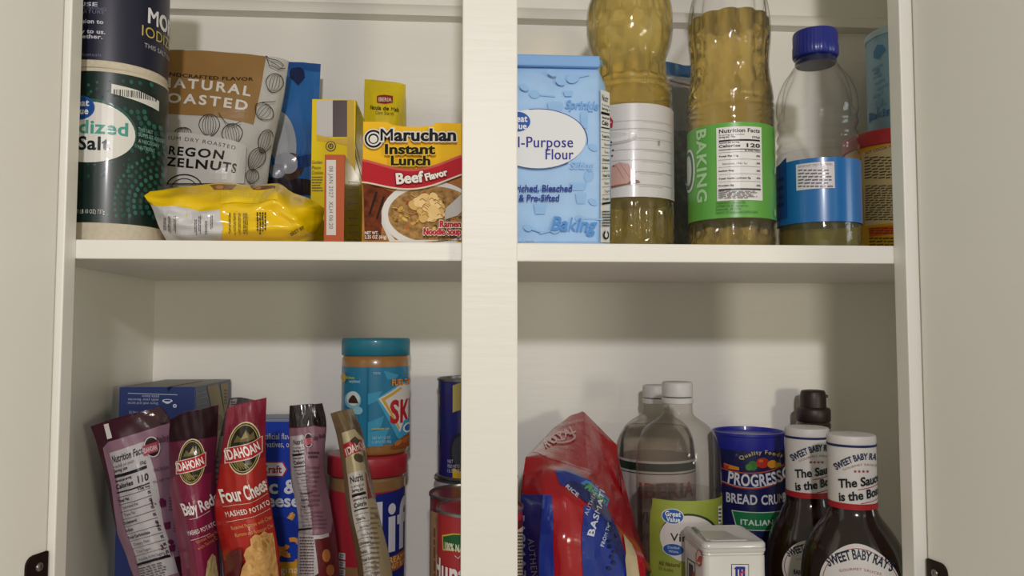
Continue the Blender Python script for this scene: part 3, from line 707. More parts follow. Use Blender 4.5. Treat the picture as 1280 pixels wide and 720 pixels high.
outl('Maruchan', 476.5, 177.5, 570, 177.5, 15, '#151417', '#dfdcd6', 1.8)
outl('Instant', 482, 194, 544, 194, 12, '#151417', '#e4c13a', 1.0); outl('Lunch', 489.5, 208, 538, 208, 11.5, '#151417', '#e4c13a', 1.0)
outl('Beef', 496.5, 231.5, 530, 228.5, 13, '#e6e2da', '#7d141c', .8); outl('Flavor', 533, 227.5, 560, 220.5, 8.5, '#e6e2da', '#7d141c', .6)
outl('Ramen', 550, 285, 576, 285, 8, '#b02430', '#e4d9c8', .8); outl('Noodle Soup', 530, 294.5, 576, 294.5, 8, '#b02430', '#e4d9c8', .8)
a.fine(548, 297, 577, 300, 1, '#4a3a2a', .5, 0); a.text('NET WT.', 457, 294, 474, 294, 3.6, '#e0d8cc', 1); a.text('2.25 OZ (64g)', 457, 299.4, 484, 299.4, 4.0, '#e0d8cc', 1)
a.done('front_printing', t)
# ================================================================== upper shelf, right half
# ---- flour bag: a paper block whose top is folded down flat
BLUE = mat('#a3c8f0', .6, bump=.35, scale=55, var=.05)
Yf = .705
def ringpts(pl): return [at(x, y, Y) for x, y, Y in pl]
rows = [  # per level: front-left, front-right, chamfer, right-back, left-back (pixel column, row of the front edge, depth)
    (306, (604, 748, 761, 762, 604), (.708, .703, .722, .765, .772)),
    (270, (602, 748, 762, 763, 602), (.704, .702, .722, .768, .774)),
    (190, (601, 748, 763, 764, 601), (.702, .702, .722, .769, .775)),
    (120, (602, 747, 761, 762, 602), (.704, .703, .722, .768, .774)),
    (97, (603, 747, 756, 757, 603), (.707, .705, .722, .762, .770)),
    (80, (604, 747.5, 749, 749.5, 604), (.716, .714, .722, .745, .748)),
    (68, (604, 748, 748.6, 748.8, 604), (.722, .720, .723, .730, .731))]
V, F = [], []
for py, xs, Ys in rows:
    z = at(680, py, .705).z if py < 300 else ZU
    for x, Y in zip(xs, Ys): V.append(Vector((at(x, py, Y).x, Y, z)))
for i in range(len(rows)-1):
    for k in range(5):
        a_, b_ = i*5+k, i*5+(k+1) % 5; F.append((a_, b_, b_+5, a_+5))
F += [(0, 1, 2, 3, 4), tuple(30+k for k in range(5))[::-1]]
xc = sum(v.x for v in V[:5])/5
t = thing('flour_bag', Vector((xc, .735, ZU)), 'light blue paper bag of flour beside the middle stile', 'bag')
o = build('bag', V, F, BLUE, t, bevel=.0035, smooth=True, sharp=.8)
zf0, zf1 = at(680, 81, .705).z, at(680, 66.5, .705).z; xl, xr = at(604, 75, .714).x, at(748.6, 75, .714).x
build('top_fold', boxv(xl, xr, .7075, .7135, zf0, zf1), BOXF, mat('#7dabe0', .55, bump=.3, scale=60), t, bevel=.0018)
fr = Plane(Vector((V[0].x, .7025, ZU)), Vector((1, 0, 0)), Vector((0, 0, 1))); fr.guess = (.06, .08)
a = Art(fr, .6, spec=.2); PALE, MIDB, INKB = '#94bdea', '#6fa3dc', '#2c3f8c'
def spoon(x, y, L, r, rot, c):
    d = (math.cos(rot), math.sin(rot)); a.ell(x, y, r*1.3, r, c, rot); a.line([(x+d[0]*r, y+d[1]*r), (x+d[0]*L, y+d[1]*L)], 2, c)
for q in ((668, 118, 26, 5, .1), (716, 98, 22, 6, -.3), (668, 237, 34, 4, 0), (724, 273, 30, 4, .05), (694, 287, 20, 5, 2.9), (660, 285, 18, 4, .3), (736, 220, 18, 6, 1.9)): spoon(*q, PALE)
for x, y, w, h in ((694, 137, 20, 14), (730, 152, 10, 18), (722, 234, 20, 9), (675, 262, 16, 12), (726, 249, 14, 12), (662, 158, 14, 12), (710, 118, 12, 6), (738, 135, 8, 10)):
    a.poly([(x-w/2, y-h/2), (x+w/2, y-h/2), (x+w*.36, y+h/2), (x-w*.36, y+h/2)], PALE); a.ell(x, y-h/2, w/2, h*.18, '#98c0ec')
for x, y in ((700, 103), (741, 185), (741, 253), (655, 110), (690, 92)): a.ell(x, y, 6, 4, PALE, .5)
a.text('Sprinkle', 706, 136, 748, 138, 10, MIDB, 1, 0, .25); a.text('Sifting', 712, 212, 742, 212, 9, PALE, 1, 0, .25); a.text('Baking', 688, 288, 746, 290, 17, '#5a94d6', 1, 0, .25)
a.ell(672, 174, 60, 37, '#e4e6ea', n=44); a.line([(672+62*math.cos(k), 176+39*math.sin(k)) for k in [-1.75+i*.1 for i in range(20)]], .9, INKB)
a.line([(672+61*math.cos(k), 174+38.5*math.sin(k)) for k in [.9+i*.1 for i in range(12)]], .9, INKB)
a.ell(646, 153, 18, 14, '#dfe3ea'); a.ell(646, 153, 16.6, 12.6, '#2f5cae')
a.text('Great', 633, 153, 659, 153, 8, '#e4e6ea'); a.text('Value', 634, 162, 658, 162, 7.5, '#e4e6ea')
a.text('All-Purpose', 630, 185, 715.5, 185, 13.5, '#3b3a92', 0, .03); a.text('All-Purpose', 630.4, 185, 715.9, 185, 13.5, '#3b3a92', 0, .03)
a.text('Flour', 681.5, 200, 716, 200, 13, '#3b3a92', 0, .03); a.text('Flour', 681.9, 200, 716.4, 200, 13, '#3b3a92', 0, .03)
a.text('Enriched, Bleached', 634, 240, 715, 240, 8, INKB, 1, 0, .1); a.text('& Pre-Sifted', 648, 252, 699, 252, 8, INKB, 1, 0, .1)
a.text('NET WT 2 LB (907g)', 611, 302, 672, 302, 4, '#b9cbe0', 0)
a.done('printing', t)
# the nutrition strip lies on the slanted corner
pA, pB, pC = V[5*2+1], V[5*2+2], V[5*3+1]
sr = Plane(V[5*1+1]+Vector((.0004, -.0004, 0)), (V[5*2+2]-V[5*2+1]), Vector((0, 0, 1))); sr.guess = (.008, .06)
a = Art(sr, .6, spec=.2, h0=.0008); a.poly([(749.5, 112), (761, 116), (761, 303), (749.5, 303)], '#e3e3e0')
nutrition(a, quad((749.5, 113), (761, 117), (749.5, 262), (761, 260)), part=.34, tail=False, white='#e3e3e0', rows=('Total Fat 0g', 'Saturated', 'Trans', 'Cholesterol', 'Sodium', 'Total Carb', 'Fiber', 'Sugars', 'Protein'))
a.fine(750, 263, 760.5, 284, 6, '#3c3c44', .5, .1)
a.ell(755, 294, 3.6, 5.5, '#26262a'); a.ell(755, 294, 2.0, 3.2, '#e3e3e0'); a.poly([(754, 287), (756.5, 290), (754, 292)], '#e3e3e0')
a.done('nutrition_label', t)
# ---- bottles: a clear wall, the oil inside it, a printed sleeve round it
PET = clear(gloss=1.0, rough=.03, body=.03, bodycol='#d8d8d0', name='clear_bottle_plastic', bump=.35, scale=110)
def ribs(name, S, prof, m, parent, n, amp, zr, seg=96, smooth=.8, fade=None):
    """lathe body whose wall is pressed into n shallow flutes between the heights of zr"""
    V, F = [], []; t_ = EYE-S.c; t_.z = 0; t_.normalize(); r_ = Vector((-t_.y, t_.x, 0))
    for r, z in prof:
        w = max(max(0, min(1, (z-a0)/.004, (b0-z)/.004)) for a0, b0 in zr) if zr else 0
        for k in range(seg):
            an = 2*math.pi*k/seg; q = r*(1-w*amp*(0.5-0.5*math.cos(n*an))**2); V.append(Vector((S.c.x, S.c.y, z))+r_*(math.sin(an)*q)+t_*(math.cos(an)*q))
    for i in range(len(prof)-1):
        for k in range(seg):
            a_, b_ = i*seg+k, i*seg+(k+1) % seg; F.append((a_, b_, b_+seg, a_+seg))
    F.append(tuple(range(seg))[::-1]); F.append(tuple(range((len(prof)-1)*seg, len(prof)*seg)))
    return build(name, V, F, m, parent, smooth=True, sharp=1.1)
def trim_prof(prof, z1, inset):
    """the part of a profile below the level z1, drawn in by the wall thickness"""
    out = []
    for (r, z), (r2, z2) in zip(prof, prof[1:]):
        if z <= z1: out.append((max(.001, r-inset), z))
        if z < z1 <= z2: out.append((max(.001, r+(r2-r)*(z1-z)/(z2-z)-inset), z1))
    out[0] = (out[0][0], out[0][1]+inset); return out
def screwcap(S, prof, m, parent, name='cap', n=40, depth_=.03):
    return ribs(name, S, prof, m, parent, n, depth_, [(min(z for r, z in prof)+.001, max(z for r, z in prof)-.002)], seg=160)
# tall bottle of golden oil behind the flour
S = Spot(788, 180, .822, ZU); P = smoothprof(S.prof([(50, None), (53, 306), (53.5, 292), (53.5, 262), (52.5, 254), (53.5, 249), (53.5, 190), (53.5, 126), (52, 119), (53, 115), (50.5, 110), (51, 106), (47.5, 100), (46, 88), (46, 76), (52, 58), (54.5, 40), (54.5, 20), (50, 2), (38, -16), (24, -36), (15, -54), (14.5, -66)]), 3)
P[0] = (P[0][0], ZU)
t = thing('oil_bottle', S.c, 'tall golden cooking oil bottle with a white picture label, behind the flour bag', 'bottle')
ribs('bottle', S, P, PET, t, 14, .085, [(S.z(303), S.z(260)), (S.z(108), S.z(70)), (S.z(40), S.z(-8))])
ribs('oil', S, trim_prof(P, S.z(-30), .0012), liquid('#f8eab4', 1.22, .35, name='golden_oil', haze=.15, glow='#fbe468'), t, 14, .085, [(S.z(303), S.z(260)), (S.z(108), S.z(70)), (S.z(40), S.z(-8))])
screwcap(S, S.prof([(16.5, -60), (17, -62), (17, -86), (16, -88)]), mat('#d8b820', .4), t)
r = 53.5*S.k; z0, z1 = S.z(246, r), S.z(129, r); RS = Round(S.c, [(r+.0004, z0), (r+.0004, z1)])
lathe('label', S.c, [(r+.0004, z0), (r+.0004, z1)], mat('#d3cfce', .35, coat=.2), t, cap=(False, False))
a = Art(RS, .35, coat=.2)
for y, c in ((150, '#c0bbbb'), (160, '#bcb6b7'), (172, '#c3bebe'), (186, '#bdb7b8'), (199, '#c6c1c1'), (214, '#bfb9bc'), (230, '#c5c0c2')):
    a.rect(762, y, 839, y+1.0, c); a.rect(790+y % 17, y+3, 828, y+3.6, '#c9c4c4')
a.ell(766, 173, 30, 8, '#b9b7b5'); a.ell(766, 171, 28, 6.8, '#dcd9d6'); a.ell(764, 170, 20, 4, '#cfccc8')
a.poly([(756, 146), (764, 147), (767, 152), (766, 160), (758, 162)], '#b3303a'); a.rect(758, 153, 765, 154.4, '#e4d4d0')
a.poly([(758, 227), (780, 223), (798, 226), (800, 229), (780, 232), (760, 235)], '#8a5a4a'); a.poly([(758, 210), (775, 203), (786, 206), (794, 222), (784, 230), (764, 232), (758, 228)], '#c79d92'); a.line([(770, 206), (780, 224)], .8, '#a2756a'); a.line([(776, 205), (787, 222)], .8, '#a2756a')
for x, y in ((764, 182), (767, 188), (766, 195), (763, 202), (768, 208), (765, 178)): a.ell(x, y, 1.2, .9, '#35342e')
a.rect(822, 176, 823.5, 182, '#9a9596'); a.done('label_printing', t)
# oil bottle with the green wrap
S = Spot(913.5, 210, .775, ZU); P = smoothprof(S.prof([(50, None), (54, 306), (54.5, 296), (54, 284), (54.5, 276), (54.5, 210), (54.5, 152), (55, 144), (53.2, 140.5), (54.6, 136), (53.4, 132), (54.5, 128), (53, 116), (50.5, 98), (49.5, 84), (51, 66), (52.5, 50), (52.5, 34), (50.5, 16), (47, 0), (38, -22), (22, -44), (14, -58), (14, -68)]), 3)
P[0] = (P[0][0], ZU)
t = thing('oil_bottle', S.c, 'cooking oil bottle with a bright green wrap, right of the white-labelled oil bottle', 'bottle')
zr = [(S.z(116), S.z(92)), (S.z(82), S.z(56)), (S.z(50), S.z(5)), (S.z(302), S.z(282))]
ribs('bottle', S, P, PET, t, 12, .09, zr)
ribs('oil', S, trim_prof(P, S.z(28), .0012), liquid('#f0e0a8', 1.22, .35, name='dull_oil', haze=.12, glow='#e2c258'), t, 12, .09, zr)
screwcap(S, S.prof([(16, -62), (16.5, -64), (16.5, -86), (15.5, -88)]), mat('#3c8f3c', .4), t)
r = 54.6*S.k; z0, z1 = S.z(272, r), S.z(153, r); RS = Round(S.c, [(r+.0004, z0), (r+.0004, z1)])
lathe('label', S.c, [(r+.0004, z0), (r+.0004, z1)], mat('#62ab45', .35, coat=.2), t, cap=(False, False))
a = Art(RS, .35, coat=.2)
a.ell(862, 214, 7, 27, '#dfe2dc'); a.ell(861.5, 214, 5.5, 24, '#4a6f44'); a.ell(861, 214, 3.8, 19, '#d5dad0')
a.text('BAKING', 871.5, 162.5, 871.5, 253, 11.5, '#b6d6a4', 1, .05)
nutrition(a, quad((896, 158), (952, 158), (896, 250), (952, 250)), '120', '96 servings per container', ('Total Fat 14g', 'Saturated Fat 1g', 'Sodium 0mg', 'Total Carbohydrate 0g', 'Protein 0g'), size='Serving size 1 Tbsp.')
for i, s_ in enumerate(('INGREDIENTS: CANOLA OIL.', 'DISTRIBUTED BY: Walmart Inc.,', 'Bentonville, AR 72716', 'PRODUCT OF CANADA AND UNITED STATES')): a.text(s_, 896, 255+i*4, (932, 935, 926, 946)[i], 255+i*4, 2.8, '#2b4a24', 0)
for y in (164, 186, 210, 262): a.rect(965.5, y, 966.8, y+8, '#9cc88a')
a.done('label_printing', t)
# bottle with the blue cap
S = Spot(1022, 200, .785, ZU); P = smoothprof(S.prof([(48, None), (52, 306), (52.5, 292), (52, 280), (53, 270), (53, 236), (53, 200), (50.5, 194), (52.5, 187), (49.5, 180), (52, 173), (48.8, 165), (51.5, 157), (50, 150), (52, 142), (51.5, 128), (48, 114), (41, 100), (33, 90), (27, 82), (24, 75), (24, 62)]), 3)
P[0] = (P[0][0], ZU)
t = thing('oil_bottle', S.c, 'nearly empty clear oil bottle with a dark blue cap and a blue wrap', 'bottle')
zr = [(S.z(146), S.z(88))]
ribs('bottle', S, P, PET, t, 8, .10, zr)
ribs('oil', S, trim_prof(P, S.z(272), .0012), liquid('#ece6a8', 1.33, .3, name='pale_oil', haze=.16, glow='#c9bf6a'), t, 8, .05, zr)
NAVYC = mat('#1e2a86', .35, coat=.2)
screwcap(S, S.prof([(28, 73.5), (29.5, 71), (29.5, 60), (28.8, 58), (29, 45), (28, 42), (24, 41.5)], front=.0), NAVYC, t)
lathe('neck_ring', S.c, S.prof([(25, 82), (26.5, 80), (26, 75), (24.5, 73)]), mat('#1a1f4a', .3, coat=.3), t)
r = 53.2*S.k; z0, z1 = S.z(277, r), S.z(197, r); RS = Round(S.c, [(r+.0004, z0), (r+.0004, z1)])
lathe('label', S.c, [(r+.0004, z0), (r+.0004, z1)], mat('#1f6fb4', .3, coat=.3), t, cap=(False, False))
a = Art(RS, .35, coat=.2); a.poly([(970, 212), (984, 199), (984, 274), (970, 276)], '#174f92')
for i, y in enumerate((222, 233, 244, 254)): a.rect(971.5, y, 980, y+5, '#12335f')
a.rect(995.5, 203, 1043, 236, '#ddd9dc'); a.text('IMPORTANT: ONLY FILL WHEN', 998, 208.5, 1040, 208.5, 3, '#8f5a63', 0); a.fine(998, 211, 1041, 235, 6, '#6f6570', .45, .15)
a.done('label_printing', t)
# ---- tub with a red lid, and the pale canister standing on it
S = Spot(1126, 240, .872, ZU); hw = 74; r = hw*S.k; zl1 = S.z(158, r); zl0 = S.z(176, r)
t = thing('drink_mix_tub', S.c, 'yellow plastic tub with a red lid, against the right stile', 'tub')
lathe('tub', S.c, [(r*.93, ZU), (r*.95, ZU+.002), (r*.965, zl0)], mat('#d2a416', .35, coat=.2), t)
lathe('lid', S.c, [(r*.975, zl0-.001), (r, zl0), (r*1.005, zl1-.002), (r*.985, zl1)], mat('#b32a34', .4), t)
RS = Round(S.c, [(r*.952, ZU+.001), (r*.962, zl0-.003)]); a = Art(RS, .45)
a.poly([(1078, 186), (1132, 180), (1132, 279), (1080, 280)], '#cdb98c')
a.text('HOT COCOA MIX', 1082, 191, 1120, 187, 3.6, '#a33a30'); a.fine(1081, 195, 1128, 224, 8, '#4a4234', .45); a.fine(1082, 231, 1128, 276, 15, '#5a503c', .5)
a.poly([(1086, 283), (1132, 282), (1132, 293), (1087, 294)], '#c25a1e'); a.fine(1087, 284, 1130, 293, 3, '#7a2f18', .5); a.fine(1087, 296, 1128, 308, 3, '#5a4a18', .5)
a.done('label', t)
zb = zl1+.0003; S2 = Spot(1133, 100, .885, zb); r = 51*S2.k; z1 = S2.z(27, r)
t = thing('baking_canister', S2.c, 'pale blue canister stacked on the red lid of the yellow tub', 'canister')
lathe('body', S2.c, [(r*.97, zb), (r, zb+.002), (r, z1-.008), (r*.99, z1-.007)], mat('#86adc6', .5, coat=.1), t)
lathe('lid', S2.c, [(r*1.02, z1-.008), (r*1.03, z1-.006), (r*1.03, z1-.0015), (r*1.0, z1)], mat('#a9c0cc', .4), t)
a = Art(Round(S2.c, [(r, zb+.002), (r, z1-.008)]), .5)
a.poly([(1092, 62), (1097, 55), (1104, 58), (1108, 66), (1098, 74), (1092, 70)], '#4f86b4')
for x, y, w in ((1090, 84, 14), (1092, 95, 10), (1094, 102, 12), (1096, 108, 16), (1092, 118, 12), (1095, 132, 14), (1093, 90, 6)): a.poly([(x, y), (x+w, y-3), (x+w, y+1), (x, y+3)], '#6f9dbf')
a.ell(1099, 128, 5, 5, '#6f9dbf'); ring_text(a, 'Sprinkle', 1091, 47, .034, .006, '#5f93bb'); ring_text(a, 'Baking', 1087, 153, .045, .010, '#3f78ac')
a.done('printing', t)
# ---- zip bag between the two oil bottles
P = Patch([[(818, 76, .918), (840, 78, .914), (862, 82, .914), (892, 80, .918)], [(816, 150, .918), (840, 150, .904), (864, 150, .906), (894, 150, .918)],
           [(814, 230, .916), (840, 230, .892), (866, 230, .892), (896, 230, .916)], [(812, 322, .92), (840, 322, .895), (868, 322, .895), (897, 322, .92)]], bulge=.004, wr=.003, seed=9)
t = thing('zip_bag', Vector((at(852, 300, .92).x, .92, ZU)), 'clear zip bag with a blue closure, standing between two oil bottles', 'bag')
bag('pouch', P, clear('#d9dde0', 1.0, .12, .32, '#8a909a', name='zip_bag_film', bump=.6, scale=60), t, thick=.045, top_pinch=.7)
a = Art(P, .3); a.poly([(818, 76), (840, 78), (862, 82), (892, 80), (892, 94), (862, 97), (840, 94), (818, 92)], mat('#2c567e', .35)); a.done('closure', t)
a = Art(P, .3, h0=.0006); a.line([(818, 96), (840, 98), (862, 104), (892, 103)], 2.2, '#c9c4ca'); a.line([(818, 99), (840, 101.5), (862, 107), (892, 106)], 1.2, '#7c3a4a'); a.line([(818, 102), (840, 104.5), (862, 110), (892, 109)], 1.6, '#bdb9c0'); a.done('zip_track', t)
V = []
Pc = Patch([[(822, 190, .928), (845, 165, .922), (866, 168, .922), (888, 190, .928)], [(820, 250, .926), (845, 250, .914), (866, 250, .914), (890, 250, .926)], [(820, 320, .928), (845, 320, .918), (866, 320, .918), (890, 320, .928)]], bulge=.003, wr=.003, seed=3)
bag('filling', Pc, mat('#85888f', .6, bump=.8, scale=90, var=.4), t, thick=.02)
# ================================================================== lower shelf, left half
# ---- navy pasta box at the left wall, upside down
t, fr, sr, sl, bb = carton('pasta_box', 'navy blue pasta box standing upside down in the back left corner', 'box', 146, 242, 483.5, .842, .128, ZL, mat('#22346e', .45), mat('#3a4a66', .4), mat('#7d7a76', .5))
a = Art(fr, .45)
a.line([(160, 491.5), (222, 493.5)], .9, '#aab2c8')
def upside(s_, x0, x1, y, h, c='#b4bccf'): a.text(s_, x1, y, x0, y-.6, h, c, 0, .02)
upside('pasta sauce', 178, 199, 494.5, 3.2); upside('with your favorite', 160.5, 198.5, 498.5, 3.2); upside('Share well and serve', 160, 198, 503, 3.2)
a.ell(209.5, 501, 6.5, 2.2, '#d5dae4'); a.ell(209.5, 500.6, 4.5, 1.1, '#22346e'); a.poly([(204, 502), (215, 502), (211, 504.5), (208, 504.5)], '#d5dae4'); a.ell(218.8, 507.3, 2.4, 2.4, '#d5dae4'); a.ell(218.8, 507.3, .9, .9, '#22346e')
upside('PASTA', 162, 172, 514, 4); a.done('printing', t)
a = Art(sr, .45)
a.poly([(258.5, 483), (272, 480), (280, 515), (283, 560), (270, 600), (264, 560), (266, 520)], '#8f7d52'); a.poly([(275, 480), (284.6, 478), (284.6, 560), (281, 520)], '#8f7d52'); a.ell(273, 528, 6, 10, '#6a5c2c')
for y in (490, 496, 504): a.poly([(243.5, y+2), (258, y-1.5), (258, y), (243.5, y+3.5)], '#7f8897')
a.fine(279.5, 486, 283, 506, 5, '#5a4c34', .5, 0); a.done('side_printing', t)
a2 = Plane(Vector((bb[0], bb[2], bb[4])), Vector((1, 0, 0)), Vector((0, 1, 0))); a2.guess = (.04, .05)
a = Art(a2, .5, h0=.0002); a.line([(207, 484.5), (254, 476)], .9, '#4a4844'); a.done('flap_seam', t)
# ---- foil pouches of mashed potato
FOILP = '#5a5458'
def pouch(label, rows, m, seed, bulge, px, Y, thick=.014, wr=.0016, group='mashed potato pouches', hole=None):
    rows = [[(x, y, Y0) for x, y, Y0 in r] for r in rows]
    P = Patch(rows, bulge=bulge, wr=wr, seed=seed)
    x = sum(p.x for p in P.g[0])/len(P.g[0]); yy = sum(p.y for p in P.g[0])/len(P.g[0])
    t = thing('potato_pouch', Vector((x, yy, ZL)), label, 'pouch', group)
    bag('pouch', P, m, t, thick=thick, top_pinch=.35); return t, P
def tofloor(L, R, Y, dx=0):
    """bottom row of a pouch on the shelf"""
    n = 4; out = []
    for k in range(n):
        x = L+(R-L)*k/(n-1); p = at(x, 720, Y); d = (Vector((p.x, Y, ZL+.001))); q = proj(d); out.append((q[0], q[1], Y))
    return out
def plum(h): return mat(h, .42, bump=.2, scale=70, coat=.05, spec=.3)
def logo(a, cx, cy, s=1.0, sk=0.0, w=1.0):
    q = lambda x, y: (cx+x*s*w+0*y, cy+y*s+sk*x*s*w)
    sh = lambda L: [q(x, y) for x, y in L]
    E = lambda rx, ry, c: a.poly([q(rx*math.cos(k), ry*math.sin(k)) for k in [2*math.pi*i/30 for i in range(30)]], c)
    E(20, 31, '#d0c3a0'); E(18.6, 29.5, '#2a2014'); E(17.4, 28, '#b0a05c'); E(16.4, 27, '#221c14')
    a.poly(sh([(-12, -9), (-8, -17), (-3, -12), (2, -22), (7, -14), (11, -18), (13, -9)]), '#6a5f3a'); a.poly(sh([(-4, -11), (2, -20), (5, -12)]), '#9a8d62')
    for k in range(5): a.line(sh([(-12+2*k, 13), (-6+3*k, 24)]), 1.2*s, '#8a7a3e'); a.ell(*q(-8+4*k, 19), 2.2*s, 1.6*s, '#5f5630')
    a.poly(sh([(-22, -5), (22, -11), (22, 8), (-22, 13)]), '#d9c9b6'); a.poly(sh([(-21, -4), (21, -10), (21, 7), (-21, 12)]), '#b01f2c')
    p0, p1 = q(-19.5, 9), q(19.5, 4.2); a.text('IDAHOAN', p0[0], p0[1], p1[0], p1[1], 11.5*s, '#ece6e2', 1, .02)
# first pouch: its back panel faces out
t, P = pouch('plum potato pouch with its nutrition panel facing out, leaning by the navy pasta box',
    [[(113, 533, 0.772), (140, 524, 0.772), (170, 516, 0.776), (201, 508, 0.786)], [(120, 552, 0.772), (148, 545, 0.768), (180, 537, 0.774), (213, 527, 0.788)], [(134, 605, 0.772), (163, 600, 0.762), (195, 592, 0.768), (224, 585, 0.792)],
     [(145, 660, 0.775), (172, 656, 0.762), (200, 652, 0.768), (231, 648, 0.795)], [(165, 722, 0.778), (190, 718, 0.765), (215, 714, 0.772), (243, 712, 0.798)], tofloor(178, 262, 0.792)], plum('#3d1422'), 1, .003, 0, .75)
a = Art(P, .35, spec=.3)
a.poly([(170, 516), (201, 508), (213, 530), (192, 538), (184, 534), (176, 527)], mat('#3a1722', .16, coat=.7))
a.poly([(130, 530.5), (136, 529), (140.5, 547), (134.5, 549)], '#d9d4d2')
a.poly([(129, 560), (136, 552), (200, 532), (215, 528), (220, 560), (228, 610), (233, 660), (240, 690), (216, 697), (226, 722), (168, 722), (152, 690), (146, 655), (139, 605)], '#8f6c7e')
nutrition(a, lambda s_, v: ((137+ (181-137)*s_)+ (33+ -8*math.sin(v*5.2))*v*(1-.1*s_)+ 6*v*s_, 566-14.5*s_+ (162 +2*s_)*v), tail=True, white='#bdb7bb')
a.ell(193, 557, 10, 13, '#d5c6c4', -.2); a.ell(193, 557, 8.8, 11.6, '#2e2020', -.2); a.poly([(181, 556), (200, 550), (201, 562), (182, 568)], '#a2475a'); a.text('IDAHOAN', 183, 565, 199.5, 560, 6, '#d8c6c8')
a.text('Baby Reds', 200, 552, 230, 542, 7, '#6a3a52'); a.text('MICROWAVE', 196, 588, 222, 582, 4, '#5a3a4c', 0); a.text('No salt needed', 195, 602, 222, 594, 3, '#5a3a4c', 0)
for i, (x, y) in enumerate(((196, 628), (202, 655), (208, 683))):
    a.text('%d.' % (i+1), x-3, y+1, x+2.5, y-.5, 6, '#5f1f40'); a.poly([(x+6, y-4), (x+14, y-6), (x+14, y+2), (x+8, y+4)], '#5f1f40'); a.fine(x+18, y-10, x+26, y+8, 5, '#6a4a5a', .4)
a.ell(206, 622, 3, 2, '#5f1f40'); a.ell(217, 674, 3.5, 3, '#5f1f40')
a.done('printing', t)
# second pouch
t, P = pouch('dark maroon potato pouch with its oval logo between the nutrition pouch and the red pouch',
    [[(213, 524, .742), (232, 515, .740), (252, 511, .742), (273, 506, .750)], [(211, 548, .742), (230, 548, .736), (250, 546, .738), (272, 540, .750)], [(212, 590, .742), (232, 590, .728), (250, 588, .730), (269, 580, .750)],
     [(216, 640, .745), (236, 640, .728), (252, 640, .730), (272, 632, .752)], [(228, 722, .750), (246, 722, .732), (260, 722, .734), (275, 722, .757)], tofloor(232, 284, .765)], plum('#5a1834'), 3, .002, 0, .74)
a = Art(P, .3, coat=.2, spec=.3); a.poly([(213, 524), (232, 515), (252, 511), (273, 506), (271, 545), (252, 548), (230, 550), (212, 552)], mat('#260f15', .5, spec=.15))
a.poly([(213, 600), (225, 590), (265, 590), (264, 640), (275, 721), (228, 721), (217, 650)], mat('#7a1c40', .3, coat=.08))
logo(a, 240, 577, .93, -.16, .92)
a.text('Baby Reds', 232, 643, 275, 626, 15.5, '#e2d9dc', 1, 0); a.line([(238, 648), (264, 637)], .7, '#c8b8be'); a.text('MASHED POTATOES', 237, 668, 277, 652, 6, '#d8ccd0', 1, .08); a.line([(240, 674), (264, 665)], .7, '#c8b8be')
for i, (s_, x1) in enumerate((('Roasted Baby Reds', 279), ('with Skins On', 277))): a.text(s_, 248+i*2, 678+i*8, x1, 662+i*8, 4.5, '#c98a4c', 0)
a.poly([(258, 722), (261, 700), (267, 690), (271, 694), (275, 722)], mat('#b8a878', .6, bump=.6, scale=200, var=.2))
a.done('printing', t)
# sliver of a pouch behind the red one
t, P = pouch('grey-backed potato pouch mostly hidden behind the red four cheese pouch',
    [[(287, 498, .792), (292, 497, .790), (300, 497, .792), (318, 500, .80)], [(276, 540, .790), (286, 540, .784), (300, 540, .786), (322, 540, .80)], [(266, 600, .788), (280, 600, .780), (298, 600, .782), (326, 600, .80)],
     [(262, 660, .788), (278, 660, .778), (298, 660, .780), (330, 660, .80)], [(266, 722, .79), (282, 722, .778), (300, 722, .780), (334, 722, .80)], tofloor(272, 336, .80)], plum('#4a4448'), 6, .001, 0, .79)
a = Art(P, .35); a.poly([(288, 500), (297, 498), (293, 512), (285, 513)], '#8a8588'); a.poly([(276, 545), (284, 545), (278, 600), (276, 660), (280, 720), (268, 720), (264, 660), (268, 600)], '#8f8a90'); a.fine(267, 560, 274, 715, 22, '#4a464c', .4, .1); a.fine(289, 501, 295, 510, 3, '#2c282a', .5); a.done('printing', t)
# the red four cheese pouch
t, P = pouch('bright red four cheese potato pouch with an oval logo, in the middle of the pouches',
    [[(284, 510, .735), (300, 505, .732), (316, 501, .733), (333, 497, .742)], [(279, 548, .735), (298, 546, .726), (316, 544, .727), (332, 538, .742)], [(272, 600, .735), (296, 600, .720), (316, 598, .721), (333, 590, .742)],
     [(268, 645, .738), (294, 645, .720), (318, 645, .721), (340, 640, .745)], [(281, 722, .745), (304, 722, .724), (326, 722, .725), (351, 722, .75)], tofloor(282, 352, .765)], plum('#8e1a26'), 5, .002, 0, .735)
a = Art(P, .3, coat=.2, spec=.3); a.poly([(284, 510), (300, 505), (316, 501), (333, 497), (331, 540), (316, 552), (298, 556), (279, 556)], mat('#7c1630', .3, coat=.3))
a.poly([(276, 580), (300, 575), (333, 570), (333, 600), (340, 645), (350, 700), (280, 700), (270, 640)], mat('#a82018', .3, coat=.08))
logo(a, 305.5, 560, 1.06, -.2, 1.02)
a.text('Four Cheese', 279, 627, 342, 607, 17, '#e9e2dc', 1, 0); a.line([(280, 632), (336, 615)], .7, '#d9b8a8'); a.text('MASHED POTATOES', 284, 645, 345, 626, 7, '#e4d8d0', 1, .1); a.line([(284, 651), (339, 634)], .7, '#d9b8a8')
a.text('Roasted Potatoes with Cheddar,', 291, 661, 348, 644, 5, '#d99a58', 0); a.text('Romano and Parmesan Cheese', 296, 670, 348, 655, 5, '#d99a58', 0)
MASH = mat('#c99a5a', .6, bump=.9, scale=160, var=.2)
a.poly([(284, 692), (292, 686), (303, 684), (304, 700), (300, 721), (284, 721)], mat('#5a1618', .3, coat=.3))
random.seed(5)
